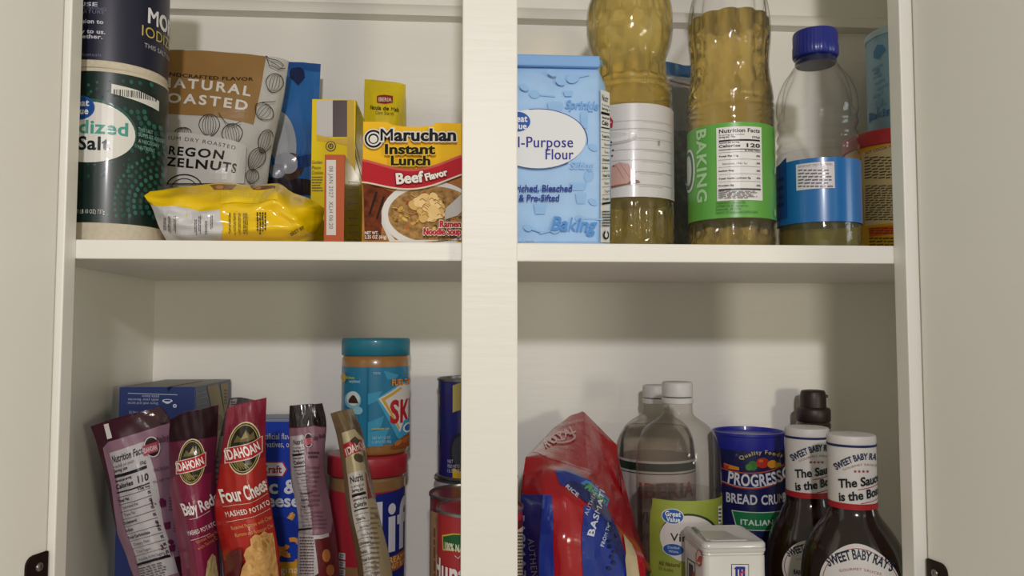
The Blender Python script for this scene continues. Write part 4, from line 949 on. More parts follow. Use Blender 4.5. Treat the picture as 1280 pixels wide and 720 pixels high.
out = [(301, 722), (304, 708), (309, 700), (306, 692), (309, 684), (315, 680), (314, 672), (320, 666), (326, 667), (331, 662), (337, 665), (342, 664), (344, 672), (346, 690), (350, 722)]
a.poly(out, MASH)
for i in range(26):
    x, y = random.uniform(310, 343), random.uniform(668, 720); a.ell(x, y, random.uniform(2, 5), random.uniform(1.5, 3), random.choice(['#d8ae72', '#b98748', '#cfa266', '#a8763a']), random.uniform(0, 3), n=10); a.h -= a.dh*.7
a.done('printing', t)
# ---- macaroni box
t, fr, sr, sl, bb = carton('macaroni_box', 'bright blue macaroni and cheese box behind the red four cheese pouch', 'box', 306, 374, 523, .885, .045, ZL, mat('#1c3fb0', .5, spec=.2), mat('#183590', .5), mat('#8c93a8', .5))
a = Art(fr, .5, spec=.2); a.rect(307, 523.3, 373, 527, '#8d97b4')
a.text('No artificial flavors,', 313, 549, 374, 549, 7.5, '#d8dcea', 0); a.text('preservatives, or dyes', 314, 559, 380, 559, 7.5, '#d8dcea', 0)
a.poly([(318, 577), (354, 577), (359.5, 586.5), (354, 596), (318, 596)], '#c03038'); a.poly([(318, 578.5), (353, 578.5), (357.5, 586.5), (353, 594.5), (318, 594.5)], '#e2e2e8'); a.text('Kraft', 328, 591, 352.5, 591, 9, '#a3202e')
a.text('Mac &', 306, 616.5, 373, 616.5, 17, '#e4e6ee', 1, 0); a.text('Cheese', 305, 633, 375, 633, 15, '#e4e6ee', 1, 0)
a.line([(344+22*math.cos(k), 640+15*math.sin(k)) for k in [.1+i*.16 for i in range(11)]], 7, '#d79a3e'); a.line([(344+22*math.cos(k), 638.5+15*math.sin(k)) for k in [.1+i*.16 for i in range(11)]], 2, '#e8b868')
a.ell(345, 665, 30, 20, '#17349a')
for i, (x, y) in enumerate(((352, 680), (360, 688), (345, 690), (355, 697), (366, 680), (338, 684), (364, 699))): a.line([(x+8*math.cos(k+i), y+6*math.sin(k+i)) for k in [.2+j*.3 for j in range(8)]], 5.5, ['#d98a2c', '#e3a04a', '#cf7e26'][i % 3])
a.rect(306, 702, 373, 735, '#d9a326'); a.text('original', 334, 716, 376, 716, 9, '#f0e8d8', 0)
a.done('printing', t)
# ---- pouch with the dark top, back panel out
t, P = pouch('potato pouch with a black top and pink back, right of the macaroni box',
    [[(362, 507, .760), (375, 506, .756), (390, 505, .757), (403, 504, .764)], [(361, 545, .760), (375, 545, .752), (392, 543, .753), (408, 532, .764)], [(364, 600, .760), (378, 600, .745), (394, 596, .746), (405, 585, .766)],
     [(373, 650, .762), (386, 650, .748), (402, 648, .749), (415, 640, .768)], [(372, 722, .768), (388, 722, .748), (408, 722, .750), (425, 722, .775)], tofloor(374, 430, .785)], plum('#6a2a38'), 8, .002, 0, .755)
a = Art(P, .35, spec=.3); a.poly([(362, 507), (375, 506), (390, 505), (403, 504), (408, 533), (392, 531), (362, 534)], mat('#1f1618', .22, coat=.4))
a.poly([(362, 535), (392, 532), (407, 534), (405, 585), (416, 650), (414, 665), (388, 672), (375, 662), (364, 600)], '#825d6c')
a.poly([(363, 545), (379, 543), (380, 600), (390, 660), (394, 722), (374, 722), (374, 660), (365, 600)], '#aaa3a8')
nutrition(a, lambda s_, v: (365+15*s_+ (10*max(0, math.sin(max(0, v-.25)*3.2)))+4*v*s_, 546-2*s_+120*v), part=.42, white='#b2abb0', tail=False)
a.ell(386.5, 549, 5.5, 9, '#c9bcbc'); a.ell(386.5, 549, 4.6, 8, '#2c2022'); a.poly([(381, 547), (392, 545), (392, 553), (381, 555)], '#a0485a'); a.text('Baby Reds', 391, 548, 408, 545, 5.5, '#4a2a38')
a.fine(386, 562, 404, 572, 2, '#4a2c3a', .5); a.fine(386, 580, 402, 632, 9, '#6a4656', .4); a.fine(391, 636, 411, 660, 5, '#6a4656', .4)
a.poly([(374, 664), (412, 664), (414, 700), (390, 721), (373, 721)], '#b0a8ac'); a.fine(376, 668, 394, 720, 14, '#5a5058', .5, .05)
a.poly([(394, 672), (414, 668), (424, 721), (400, 721)], '#5a1c20'); a.ell(409, 692, 5, 8, '#a5683c'); a.ell(414, 710, 5, 7, '#96582e')
a.done('printing', t)
# ---- narrow gold pouch, seen almost edge on
t, P = pouch('narrow cream and brown potato pouch leaning in front of the peanut butter jars',
    [[(413, 517, .742), (423, 514, .737), (432, 512, .740), (440, 510, .756)], [(421, 545, .742), (433, 541, .730), (443, 540, .738), (453, 541, .760)], [(428, 585, .742), (442, 580, .724), (454, 580, .738), (462, 590, .768)],
     [(434, 640, .745), (449, 638, .724), (463, 640, .742), (474, 645, .775)], [(448, 722, .752), (464, 722, .728), (478, 722, .748), (491, 722, .782)], tofloor(452, 496, .785)], mat('#6a583c', .3, bump=.25, scale=70, coat=.3), 7, .001, 0, .75)
a = Art(P, .35, spec=.3); a.poly([(427, 516), (440, 510), (452, 540), (430, 545)], mat('#6a583c', .16, coat=.8))
a.poly([(427, 541), (443, 536), (455, 550), (463, 590), (475, 645), (491, 721), (455, 721), (440, 640), (433, 585)], '#b8ac88')
a.poly([(428, 556), (452, 549), (456, 566), (431, 573)], '#a5242c'); a.text('IDAHOAN', 433.5, 570, 462, 561, 9, '#dcd2c8'); a.poly([(437, 551), (444, 545), (450, 551), (447, 556)], '#4a3a26'); a.ell(449, 572, 7, 5, '#4e4226', .5)
nutrition(a, lambda s_, v: (435+19*s_+22*v+1*s_*v+6*math.sin(v*3)*0, 592-5*s_+150*v), part=.5, white='#c9c5c2', tail=False)
a.poly([(457, 588), (463, 592), (468, 620), (461, 622)], '#8a2a30'); a.fine(464, 630, 476, 716, 14, '#8a7c60', .4)
a.done('printing', t)
# ---- peanut butter jars
S = Spot(459, 650, .905, ZL); hw = 50
t = thing('peanut_butter_jar', S.c, 'large peanut butter jar with a red lid, holding up the blue-lidded jar', 'jar')
r = hw*S.k; zl1 = S.z(571, r*.8); zl0 = S.z(598, r)
PB = mat('#8f6a42', .3, coat=.6)
lathe('jar', S.c, smoothprof([(r*.90, ZL), (r*.95, ZL+.004), (r*.95, zl0-.02), (r*.945, zl0-.008), (r*.9, zl0-.002), (r*.86, zl0+.002)], 3), PB, t)
ribs('lid', S, [(r*.985, zl0-.001), (r*1.01, zl0), (r*1.01, zl1-.003), (r*.985, zl1-.0005), (r*.95, zl1)], mat('#a82430', .4, coat=.2), t, 70, .008, [(zl0, zl1-.004)], seg=210)
RS = Round(S.c, [(r*.953, ZL+.008), (r*.953, zl0-.016)]); lz = S.z(617, r)
lathe('label', S.c, [(r*.953, ZL+.006), (r*.953, lz)], mat('#a92230', .4, coat=.2), t, cap=(False, False))
a = Art(RS, .4); a.poly([(470, 617), (490, 616), (505, 614), (505, 770), (452, 770), (452, 700)], '#1f2a7a')
for s_, x, y, w, h in (('Jif', 455, 692, .062, .052),): ring_text(a, s_, x, y, w, h, '#d9d8de')
a.poly([(480, 697), (505, 692), (505, 712), (470, 716)], '#b55a2a'); ring_text(a, 'CREAMY', 478, 706, .04, .006, '#e3c07a'); ring_text(a, 'PEANUT BUTTER', 476, 714, .05, .005, '#e3c07a')
for x, y in ((424, 695), (424, 705), (424, 715)): a.rect(x, y-4, x+8, y+4, '#c9c4c4'); a.rect(x+1.5, y-2, x+6.5, y-1, '#3a3438'); a.rect(x+1.5, y+.5, x+5.5, y+1.5, '#3a3438')
a.done('label_printing', t)
S2 = Spot(469.5, 500, .905, zl1+.0004); hw = 43; r = hw*S2.k; z = S2.z; za, zb_ = z(444, r), z(423, r)
t = thing('peanut_butter_jar', S2.c, 'peanut butter jar with a teal blue lid, stacked on the red-lidded jar', 'jar')
b0 = S2.zb
lathe('jar', S2.c, smoothprof([(r*.86, b0), (r*.93, b0+.0025), (r*.975, b0+.010), (r*.985, b0+.02), (r*.985, za-.012), (r*.97, za-.004), (r*.9, za+.001)], 3), mat('#a0703c', .3, coat=.6), t)
ribs('lid', S2, [(r*.97, za-.001), (r*1.0, za), (r*1.0, zb_-.003), (r*.98, zb_-.0005), (r*.94, zb_)], mat('#187a92', .45, coat=.2), t, 80, .010, [(za, zb_-.004)], seg=240)
l0, l1 = z(557, r), z(459, r); RS = Round(S2.c, [(r*.988, l0), (r*.988, l1)])
lathe('label', S2.c, [(r*.988, l0), (r*.988, l1)], mat('#1c7aa0', .35, coat=.3), t, cap=(False, False))
a = Art(RS, .35, coat=.2)
a.poly([(458, 460), (461, 460), (461, 560), (458, 560)], '#1a6c90')
for q in ([(460, 492), (478, 489), (470, 502), (460, 506)], [(479, 463), (498, 469), (494, 474), (484, 474)], [(460, 528), (480, 520), (476, 534), (460, 540)], [(460, 540), (486, 536), (478, 558), (460, 558)]): a.poly(q, '#3f9cc0')
a.poly([(470, 497), (499, 478), (514, 476), (514, 556), (503, 552), (496, 546)], '#4aa6c8'); a.poly([(473, 497), (500, 480.5), (514, 478), (514, 540), (500, 541)], '#d8d6d0'); a.poly([(476, 498), (500, 484), (502, 486), (481, 499.5), (499.5, 536), (498.5, 538)], '#d3a83a')
ring_text(a, 'SKIPPY', 487, 529, .082, .024, '#b9222e'); ring_text(a, 'SKIPPY', 487.6, 528.6, .082, .024, '#b9222e')
for ox in (-.5, .5): ring_text(a, 'FUEL THE FUN', 489+ox, 482, .05, .0065, '#8a2a20' if ox < 0 else '#e39a2c')
a.poly([(496, 546), (504, 525), (514, 522), (514, 552)], '#3f9cc4'); a.ell(509, 534, 6, 6, '#e0e2e4'); a.ell(509, 534, 4.2, 4.2, '#2f62a8'); a.poly([(487, 558), (496, 550), (504, 545), (511, 543), (512, 560), (490, 560)], '#8a4a22'); a.ell(497, 553, 5, 3, '#b87238', -.5); a.ell(506, 549, 5, 3, '#a8622c', -.5)
ring_text(a, 'NET WT 16.3 OZ', 466, 549, .019, .0028, '#b5d2de', 0); ring_text(a, '(1 LB 0.3 OZ) 462g', 465.5, 554, .020, .0028, '#b5d2de', 0)
a.ell(442, 500, 10, 11, '#7fb8cc'); a.ell(442.5, 498, 8, 9, '#cfd8d6'); a.poly([(437, 500), (441, 494), (444, 494), (447, 499), (449, 504), (437, 504)], '#3c2a20'); a.ell(448, 513, 6, 5, '#8cc0d2')
a.ell(431, 472, 3, 6, '#c9a04a'); ring_text(a, 'Delicious', 431, 473, .018, .0032, '#b9c24a'); ring_text(a, 'anytime!', 438, 478, .014, .0032, '#9ecbe0'); ring_text(a, 'peanutbutter.com', 465, 537, .018, .0022, '#c9c24a'); a.fine(467, 465, 477, 468, 2, '#b5d2de', .5)
a.done('label_printing', t)
# ---- cans beside the stile
STEEL = mat('#8f8d8c', .3, .9, bump=.05, scale=200); WHITEP = mat('#c9c4c4', .4)
def can(label, cx, Y, hw, ytop, zb, m, cyr=650, r=None):
    S = Spot(cx, cyr, Y, zb); r = r or hw*S.k; zt = S.z(ytop, r)
    t = thing('food_can', S.c, label, 'can', 'cans beside the middle stile')
    lathe('body', S.c, [(r*.96, zb), (r*.97, zb+.003), (r*.97, zt-.003), (r*.96, zt-.0025)], m, t)
    for nm, z0 in (('rim', zt-.004), ('rim', zb)):
        lathe(nm, S.c, [(r*.93, z0), (r, z0+.0008), (r*1.0, z0+.0032), (r*.975, z0+.004), (r*.945, z0+.0035), (r*.94, z0+.001)], STEEL, t, cap=(False, False))
    lathe('end', S.c, [(r*.945, zt-.004), (r*.8, zt-.0036), (r*.78, zt-.0028), (r*.55, zt-.0028), (r*.53, zt-.0036), (.0005, zt-.0036)], STEEL, t, cap=(False, True))
    return t, S, r, zt
t, S, r, ztc = can('pale labelled can at the back carrying a navy blue can', 595, .925, 55, 603, ZL, WHITEP, r=.049)
t, S, r, zt_ = can('navy blue can stacked on the pale can behind the middle stile', 588, .915, 42, 474, ztc+.0003, mat('#1c2268', .3, coat=.3), cyr=540)
a = Art(Round(S.c, [(r*.972, S.zb+.004), (r*.972, zt_-.004)]), .35)
a.poly([(566, 482), (576, 478), (576, 512), (566, 516)], '#a89a5c'); a.done('upper_label', t); a = Art(a.S, .35); a.ell(576, 565, 14, 24, '#20232e'); a.ell(576, 565, 11, 20, '#3a3c46'); a.done('label', t); a = Art(a.S, .35); a.poly([(566, 586), (580, 585), (580, 598), (566, 599)], '#c9a42c'); a.done('lower_label', t); a = Art(a.S, .35)
for i, s_ in enumerate(('NET WT', 'PESO NETO', '15.5 OZ')): a.text(s_, 560, 579+i*6, 575, 578+i*6, 4, '#b9bac6', 0)
a.poly([(547.6, 540), (550, 541), (550, 556), (547.6, 555)], '#8a8f98'); a.done('side_label', t); a = Art(a.S, .35); a.poly([(548.6, 492), (550.4, 493), (550.4, 508), (548.6, 507)], '#8f7d52'); a.done('edge_label', t)
t, S, r, zt_ = can('red can with a tan label strip, behind the red tomato can', 586, .832, 50, 624, ZL, mat('#7c2320', .35, coat=.2))
a = Art(Round(S.c, [(r*.972, ZL+.004), (r*.972, zt_-.004)]), .4); a.poly([(538.5, 640), (549, 640), (549, 750), (538.5, 750)], '#b08a66'); a.vfine(541, 660, 546, 735, 1, '#7c5a40', .5); a.done('label', t)
t, S, r, zt_ = can('red tomato can with white lettering, frontmost beside the middle stile', 600, .742, 55, 644, ZL, mat('#a3202a', .35, coat=.08))
a = Art(Round(S.c, [(r*.972, ZL+.004), (r*.972, zt_-.004)]), .4)
a.poly([(553, 674), (566, 668), (584, 666), (600, 668), (600, 688), (570, 689), (554, 693)], '#c9b23c'); a.poly([(554, 675.5), (567, 669.5), (584, 667.5), (600, 669.5), (600, 686.5), (570, 687.5), (555, 691)], '#1f5a30'); ring_text(a, '100% NATURAL', 556.5, 686, .038, .0062, '#e0dcc4')
ring_text(a, "Hunt's", 545.5, 716, .058, .017, '#e6e2e0'); ring_text(a, "Hunt's", 546, 716, .058, .017, '#e6e2e0'); a.line([(569, 695), (573, 698), (577, 693)], 1.2, '#c9c4b0')
a.done('front_label', t); a = Art(a.S, .4)
a.poly([(646, 650), (655, 650), (655, 735), (646, 735)], '#b8a99c'); a.fine(646.5, 664, 654.5, 730, 16, '#2c2420', .5, .1); a.poly([(646, 650), (655, 650), (655, 660), (646, 660)], '#5a1c26')
a.done('nutrition_label', t)
# ================================================================== lower shelf, right half
# ---- bag of basmati rice, its folded top leaning back
P = Patch([[(664, 564, .875), (690, 537, .905), (712, 520, .925), (729, 514, .930), (750, 535, .912), (771, 556, .885)],
           [(657, 571, .815), (684, 570, .815), (706, 577, .810), (736, 588, .815), (757, 594, .835), (774, 600, .855)],
           [(654, 592, .800), (680, 588, .785), (706, 590, .780), (737, 600, .788), (761, 618, .805), (783, 634, .828)],
           [(651, 618, .795), (680, 620, .755), (708, 622, .746), (740, 636, .750), (768, 654, .770), (793, 670, .795)],
           [(651, 665, .790), (675, 666, .740), (708, 670, .730), (744, 680, .735), (777, 690, .748), (806, 698, .765)],
           [(652, 725, .790), (674, 726, .738), (708, 728, .728), (745, 730, .732), (778, 732, .745), (808, 734, .758)],
           [(656, 865, .790), (676, 868, .752), (708, 870, .742), (745, 868, .746), (772, 860, .754), (796, 850, .762)]], bulge=.0, wr=.0036, seed=3, step=.022, smooth=False)
b = [proj(Vector((p.x, p.y, ZL+.001))) for p in P.g[0]]
P.g[0] = [Vector((p.x, p.y, ZL+.001)) for p in P.g[0]]
t = thing('rice_bag', Vector((sum(p.x for p in P.g[0])/6, .80, ZL)), 'red and blue plastic bag of rice with a folded top, beside the middle stile', 'bag')
RFILM = mat('#a01420', .2, bump=.35, scale=55, coat=.5)
bag('sack', P, RFILM, t, thick=.04, top_pinch=.35, nu=34, nv=40)
a = Art(P, .22, coat=.5, spec=.5); BLU = mat('#15318a', .2, bump=.3, scale=55, coat=.5); DBL = '#101f5c'
a.poly([(664, 566), (700, 530), (730, 516), (742, 540), (756, 572), (740, 590), (720, 584), (684, 572)], mat('#a02c36', .2, bump=.7, scale=70, coat=.9))  # paler red on the folded top: film glare put into the colour
a.poly([(645, 618), (690, 619), (692, 660), (694, 760), (636, 760), (640, 660)], BLU)
a.poly([(694, 587), (712, 586), (742, 604), (760, 622), (760, 634), (742, 626), (716, 612), (700, 606)], BLU)
a.poly([(730, 632), (752, 640), (770, 656), (778, 680), (782, 760), (730, 760), (727, 680)], BLU)
a.poly([(706, 604), (716, 601), (756, 628), (762, 640), (774, 664), (780, 710), (770, 690), (756, 650), (735, 630), (712, 612)], DBL)
a.poly([(726, 604), (733, 600), (762, 624), (759, 634)], '#3f84c8'); a.poly([(729, 607), (734, 604), (760, 626), (757, 631)], '#1c5a3c'); a.text('PERFECT', 731, 611, 757, 631, 5, '#57b08a'); a.ell(738, 608, 3.4, 3, '#4f9a4a')
a.text('RICE', 707, 609, 722, 622, 4.5, '#c6cbe0')
a.text('BASMATI', 646, 645, 650, 740, 10, '#b9c2d8', 1, .06); a.text('AUTHENTIC', 660, 674, 668, 760, 8, '#b9c2d8', 0, .08)
a.text('AUTHENTIC', 735, 645, 749, 608, 5, '#b9c2d8', 0, .1); a.text('BASMATI', 742.5, 671, 756, 615, 8.5, '#d0d6e6', 1, .04); a.text('FROM THE', 755, 684, 764, 655, 4.5, '#b9c2d8', 1, .06)
for k in range(9): a.ell(768+random.uniform(-6, 6), 655+k*7, 2.2, 3, '#0c1640', random.uniform(0, 3), n=9)
for k in range(16):
    q = k*.55; rr = 4+k*.9; a.line([(702+rr*math.cos(q+j*.35)*1.3, 549-rr*.25+rr*.55*math.sin(q+j*.35)) for j in range(5)], 1.2, '#c99a9c'); a.h -= a.dh
a.arc('ROYAL', lambda k: (683+k*38, 560-k*20), 9, '#cda3a4', 1, .1); a.arc('AUTHENTIC BASMATI RICE', lambda k: (694+k*36, 535-k*8), 3, '#cda3a4', 0, .1)
a.poly([(780, 668), (790, 680), (797, 700), (800, 760), (784, 760), (782, 700)], mat('#b9a886', .35, bump=.3, coat=.5))
a.done('printing', t)
FL = Patch([[(770, 560, .868), (773, 575, .860)], [(790, 640, .842), (782, 640, .826)], [(806, 690, .822), (796, 676, .806)], [(815, 715, .806), (806, 708, .800)]], step=.05)
bag('top_seam', FL, mat('#9a1a24', .25, coat=.5), t, thick=.002, nu=4, nv=20)
# ---- vinegar bottles
PETV = clear(tint='#f6f4f0', gloss=.55, rough=.04, body=.045, bodycol='#cfc8c4', name='vinegar_bottle_plastic', edge='#aeaaa4')
CAPW = mat('#c9c6c4', .45)
def vinegar(label, cx, Y, k, lvl, top, hb=53):
    S = Spot(cx, 600, Y, ZL); d = lambda y: top+(y-476)*k
    L = [(hb*.9, None)]; zb = ZL+.008
    P = S.prof([(hb*.9*k, None), (hb*k, 760), (hb*k, d(640)), (hb*k, d(600)), (hb*k, d(578)), (hb*.985*k, d(562)), (hb*.94*k, d(550)), (hb*.84*k, d(539)), (hb*.68*k, d(530)), (hb*.50*k, d(523.5)), (hb*.38*k, d(518)), (hb*.35*k, d(511)), (hb*.345*k, d(503))])
    P[0] = (P[0][0], ZL); P[1] = (P[1][0], ZL+.012); P = smoothprof(P, 4); P[0] = (P[0][0], ZL)
    t = thing('vinegar_bottle', S.c, label, 'bottle')
    ribs('bottle', S, P, PETV, t, 10, .02, [(S.z(d(570)), S.z(d(540)))])
    V = trim_prof(P, S.z(lvl), .0012); ribs('vinegar', S, V, liquid('#f6f4f2', 1.2, .9, name='vinegar_liquid', haze=.03, glow='#c9c4be', fres=1.12), t, 10, .02, [(S.z(d(570)), S.z(d(540)))])
    ribs('cap', S, S.prof([(19.2*k, d(495)), (19.6*k, d(493)), (19.6*k, d(480)), (18.6*k, d(477.5)), (17*k, d(477))]), CAPW, t, 50, .012, [(S.z(d(494)), S.z(d(481)))], seg=150)
    lathe('neck_ring', S.c, S.prof([(19*k, d(504.5)), (20.2*k, d(503)), (20.2*k, d(498)), (19*k, d(496.5))]), CAPW, t)
    return t, S, P, d
t, S, P, d = vinegar('full vinegar bottle with a white paper label, at the back behind the green-labelled bottle', 821, .934, .86, 533, 480, 56)
r = 56*.86*S.k; l0, l1 = ZL+.03, S.z(577, r); lathe('label', S.c, [(r+.0004, l0), (r+.0004, l1)], mat('#c9bfc0', .5), t, cap=(False, False))
a = Art(Round(S.c, [(r+.0004, l0), (r+.0004, l1)]), .5); a.poly([(772, 580), (820, 580), (869, 580), (869, 590), (820, 590), (772, 590)], '#1f3226'); a.poly([(772, 592.5), (820, 592.5), (869, 592.5), (869, 593.8), (820, 593.8), (772, 593.8)], '#3a4a40')
a.text('IBERIA', 799, 623, 866, 623, 18, '#b3404a'); a.text('VINEGAR', 797, 654, 862, 654, 13, '#5a4a50'); a.text('VINAGRE', 799, 676, 858, 676, 8, '#7a6a70', 0); a.done('label_printing', t)
t, S, P, d = vinegar('half empty vinegar bottle with a bright green label, behind the white tin', 848, .840, 1.0, 613, 476, 53.5)
r = 53.5*S.k; l0, l1 = ZL+.04, S.z(626, r); RS = Round(S.c, [(r+.0004, l0), (r+.0004, l1)])
u0 = RS.inv(812, 660)[0]; V, F = [], []; zs = [l0+(l1-l0)*i/8 for i in range(9)]; us = [u0+(RS.rm*1.9-u0)*i/40 for i in range(41)]
for j, z in enumerate(zs):
    for i, u in enumerate(us): V.append(RS.map(u+(0 if i or j < 7 else (.0012 if j == 7 else .004)), z, 0))
F = [(j*41+i, j*41+i+1, j*41+i+42, j*41+i+41) for j in range(8) for i in range(40)]
build('label', V, F, mat('#8f9c3c', .45, coat=.1, var=.08, scale=40), t, smooth=True)
a = Art(RS, .4)
a.ell(861, 672, 36, 30, '#2a3a20', n=40); a.ell(860, 673.5, 35, 29, '#d3ccc8', n=40)
a.ell(841, 645.5, 14, 9.8, '#d9dde2'); a.ell(841, 645.5, 13, 8.8, '#2a58a4'); a.text('Great', 831.5, 645, 851, 645, 6, '#e4e6ea'); a.text('Value', 833, 652, 850, 652, 6, '#e4e6ea')
a.text('Vinegar', 838, 677, 886, 677, 10, '#2a2826', 0); a.text('Vinegar', 838.3, 677, 886.3, 677, 10, '#2a2826', 0)
a.ell(842, 687, 13.5, 8, '#d3d4da'); a.ell(842, 687, 12.6, 7.2, '#27549c'); a.text('Distilled', 835, 685.5, 849, 685.5, 3, '#cdd6e6', 0); a.text('White', 836, 690.5, 848, 690.5, 3, '#cdd6e6', 0)
a.text('All Natural', 824, 707, 850, 707, 5, '#6a4a2c', 1, .04); a.text('5% Acidity', 824, 713, 842, 713, 4, '#6a4a2c', 0)
a.poly([(896.5, 632), (901, 632), (901, 654), (896.5, 654)], '#d9d9cc'); a.fine(897, 634, 900.5, 653, 4, '#2a2a24', .5, .1); a.done('label_printing', t)
# ---- canister of bread crumbs
S = Spot(936.5, 630, .935, ZL); hw = 45.5; r = hw*S.k; zl1 = S.z(543, r*.95); zl0 = S.z(563, r)
t = thing('bread_crumb_canister', S.c, 'navy bread crumb canister with a blue plastic lid, behind the dark sauce bottles', 'canister')
lathe('body', S.c, [(r*.97, ZL), (r*.98, ZL+.003), (r*.98, zl0+.001)], mat('#161a52', .35, coat=.2), t)
lathe('lid', S.c, [(r*.984, zl0-.001), (r*.99, zl0), (r*.99, zl1-.004), (r*1.01, zl1-.003), (r*1.005, zl1), (r*.95, zl1), (r*.93, zl1-.004), (r*.5, zl1-.0045), (.001, zl1-.0035)], mat('#232a9c', .4, coat=.2), t, cap=(False, True))
RS = Round(S.c, [(r*.981, ZL+.005), (r*.981, zl0)]); a = Art(RS, .4)
a.arc('Quality Foods', lambda k: (925+k*52, 576-8*math.sin(k*math.pi*.95)-1*k), 4.6, '#c9b67a', 1, .14)
a.poly([(905, 580), (924, 583), (924, 587), (906, 586)], '#d98a2c'); a.poly([(905, 580), (912, 581.5), (910, 586), (905, 585)], '#c2401f')
a.ell(941, 582, 6, 6, '#3f7a30'); a.ell(936, 584, 4, 4, '#4f8f3a'); a.ell(953, 578.5, 8, 6.5, '#b8331f'); a.ell(951, 576, 3, 2, '#d9654a'); a.ell(965, 580, 6, 5, '#d98f2a'); a.ell(972, 582, 4, 4, '#c9b23c'); a.poly([(951, 573), (955, 571), (954, 575)], '#3f6a2c')
bt = lambda k: (902+k*82, 589+5*math.sin(k*2.6)-14*k*k*.7)
bb_ = lambda k: (902+k*82, 606.5+7*math.sin(k*2.8)-10*k*k)
band = lambda f, n=16: [f(i/n) for i in range(n+1)]
a.poly(band(bt)+band(bb_)[::-1], '#191c58'); a.line(band(bt), 1.4, '#c2562c'); a.line(band(bb_), 1.6, '#b83a2c'); a.line([(p[0], p[1]-1.3) for p in band(bb_)], .6, '#d9c9b0')
a.arc('PROGRESSO', lambda k: (910+k*80, 606+4*math.sin(k*2.4)-9*k*k), 14.5, '#dcdbe2', 1, .01)
a.text('BREAD CRUMBS', 908.5, 630, 987, 630, 11.5, '#d6d6de', 1, .03)
a.poly([(915, 640), (985, 640), (985, 664), (921, 663)], '#cdd6cf'); a.poly([(916.3, 641), (985, 641), (985, 663), (922, 662)], '#1f7a48'); a.text('ITALIAN STYLE', 926, 656.5, 984, 656.5, 6.5, '#d9e2da', 1, .05)
a.done('label', t)
# ---- barbecue sauce bottles
SAUCE = mat('#1c0907', .12, coat=.6)
def sauce(label, cx, Y, y0, hw, k, prof, lab, clip=None):
    S = Spot(cx, 640, Y, ZL); r = hw*S.k
    t = thing('sauce_bottle', S.c, label, 'bottle', 'dark sauce bottles with white capped necks')
    P = S.prof(prof); P = [(P[0][0], ZL), (P[0][0]*1.04, ZL+.006)]+P[1:]; P = smoothprof(P, 4); P[0] = (P[0][0], ZL)
    lathe('bottle', S.c, P, SAUCE, t, flat=.82)
    yb = y0+92*k; zb, zt = S.z(yb, r), S.z(y0+2, r)
    z = lambda q: S.z(y0+q*k, r)
    WH = mat('#d6d2ce', .45); lathe('cap', S.c, [(r*1.0, z(14)), (r*1.015, z(13)), (r*1.015, z(3)), (r*.98, z(1)), (r*.85, z(.2)), (.001, z(0))], WH, t, cap=(True, False))
    lathe('neck_band', S.c, [(r*1.005, z(92)), (r*1.005, z(12))], WH, t, cap=(False, False))
    RS = Round(S.c, [(r*1.008, z(92)), (r*1.018, z(3))]); a = Art(RS, .45)
    F = lambda x, y: (cx+x*k, y0+y*k)
    n = 18; W = r*math.pi*.98
    for q0, q1, c in ((85, 92.5, '#a8242c'), (11.5, 14.5, '#1c2a5a')):
        v0, v1 = z(q1), z(q0); pts_ = [(-W+2*W*i/40, v0) for i in range(41)]+[(W-2*W*i/40, v1) for i in range(41)]
        a.put(pts_, [tuple(q) for q in tessellate_polygon([[Vector((u, v, 0)) for u, v in pts_]])], c)
    a.arc('SWEET BABY RAY\'S', lambda s_: F(-20.5+57*s_, 45-13*math.sin(s_*2.6)-4*s_), 7.8, '#1f2c52', 1, 0); a.arc('GOURMET SAUCES', lambda s_: F(-12+44*s_, 45-8*math.sin(s_*2.6)), 2.6, '#9a6a60', 0, .06)
    for i in range(4): a.poly([F(3+i*5+2.2*math.cos(1.5708+j*math.pi/5)*(1 if j % 2 == 0 else .45), 44.2-2.2*math.sin(1.5708+j*math.pi/5)*(1 if j % 2 == 0 else .45)) for j in range(10)], '#a03038')
    for s_, x0_, y0_, x1_, y1_ in (('The Sauce', -16, 66, 31, 57.5), ('is the Boss', -16.5, 83, 35, 73.5)):
        p, q = F(x0_, y0_), F(x1_, y1_); a.text(s_, p[0], p[1], q[0], q[1], 10.5*k, '#16181e', 1, 0, .18); 
    a.line([F(6, 67), F(32, 61)], .9, '#a8242c'); a.line([F(10, 84), F(34, 79)], .9, '#a8242c')
    a.done('neck_printing', t)
    BS = Round(S.c, [(r_*1.0+.0006, z_) for r_, z_ in P], flat=.82); BS.step = (BS.rm*.08, .004); a = Art(BS, .45, h0=.0006, dh=.00012)
    lx, ly, R = lab; a.ell(lx, ly, R, R*1.0, '#d6d2ce', n=60)
    for a0, a1, f in ((2.7, 6.6, .90), (.2, 1.8, .90)): a.line([(lx+R*f*math.cos(q), ly+R*f*math.sin(q)) for q in [a0+(a1-a0)*i/40 for i in range(41)]], .9, '#9a3a3a')
    a.arc("SWEET BABY RAY'S", lambda s_: (lx-R*.75+1.46*R*s_, ly-R*.34-R*.30*math.sin(s_*math.pi)), R*.24, '#1a2238', 1, -.01)
    a.arc('GOURMET SAUCES', lambda s_: (lx-R*.5+R*s_, ly-R*.26-R*.10*math.sin(s_*math.pi)), R*.065, '#a04a44', 0, .1)
    a.text('BARBECUE SAUCE', lx-R*.6, ly+R*.2, lx+R*.6, ly+R*.2, R*.16, '#1a2238'); a.done('front_label', t)
    return t
sauce('barbecue sauce bottle with a white neck band, in front of the navy bread crumb canister', 1010.5, .838, 536, 28, .945,
      [(54, None), (56, 770), (57, 720), (55, 690), (48, 665), (38, 645), (30, 630), (27.5, 620), (27, 600), (27, 545)], (1014, 712, 36))
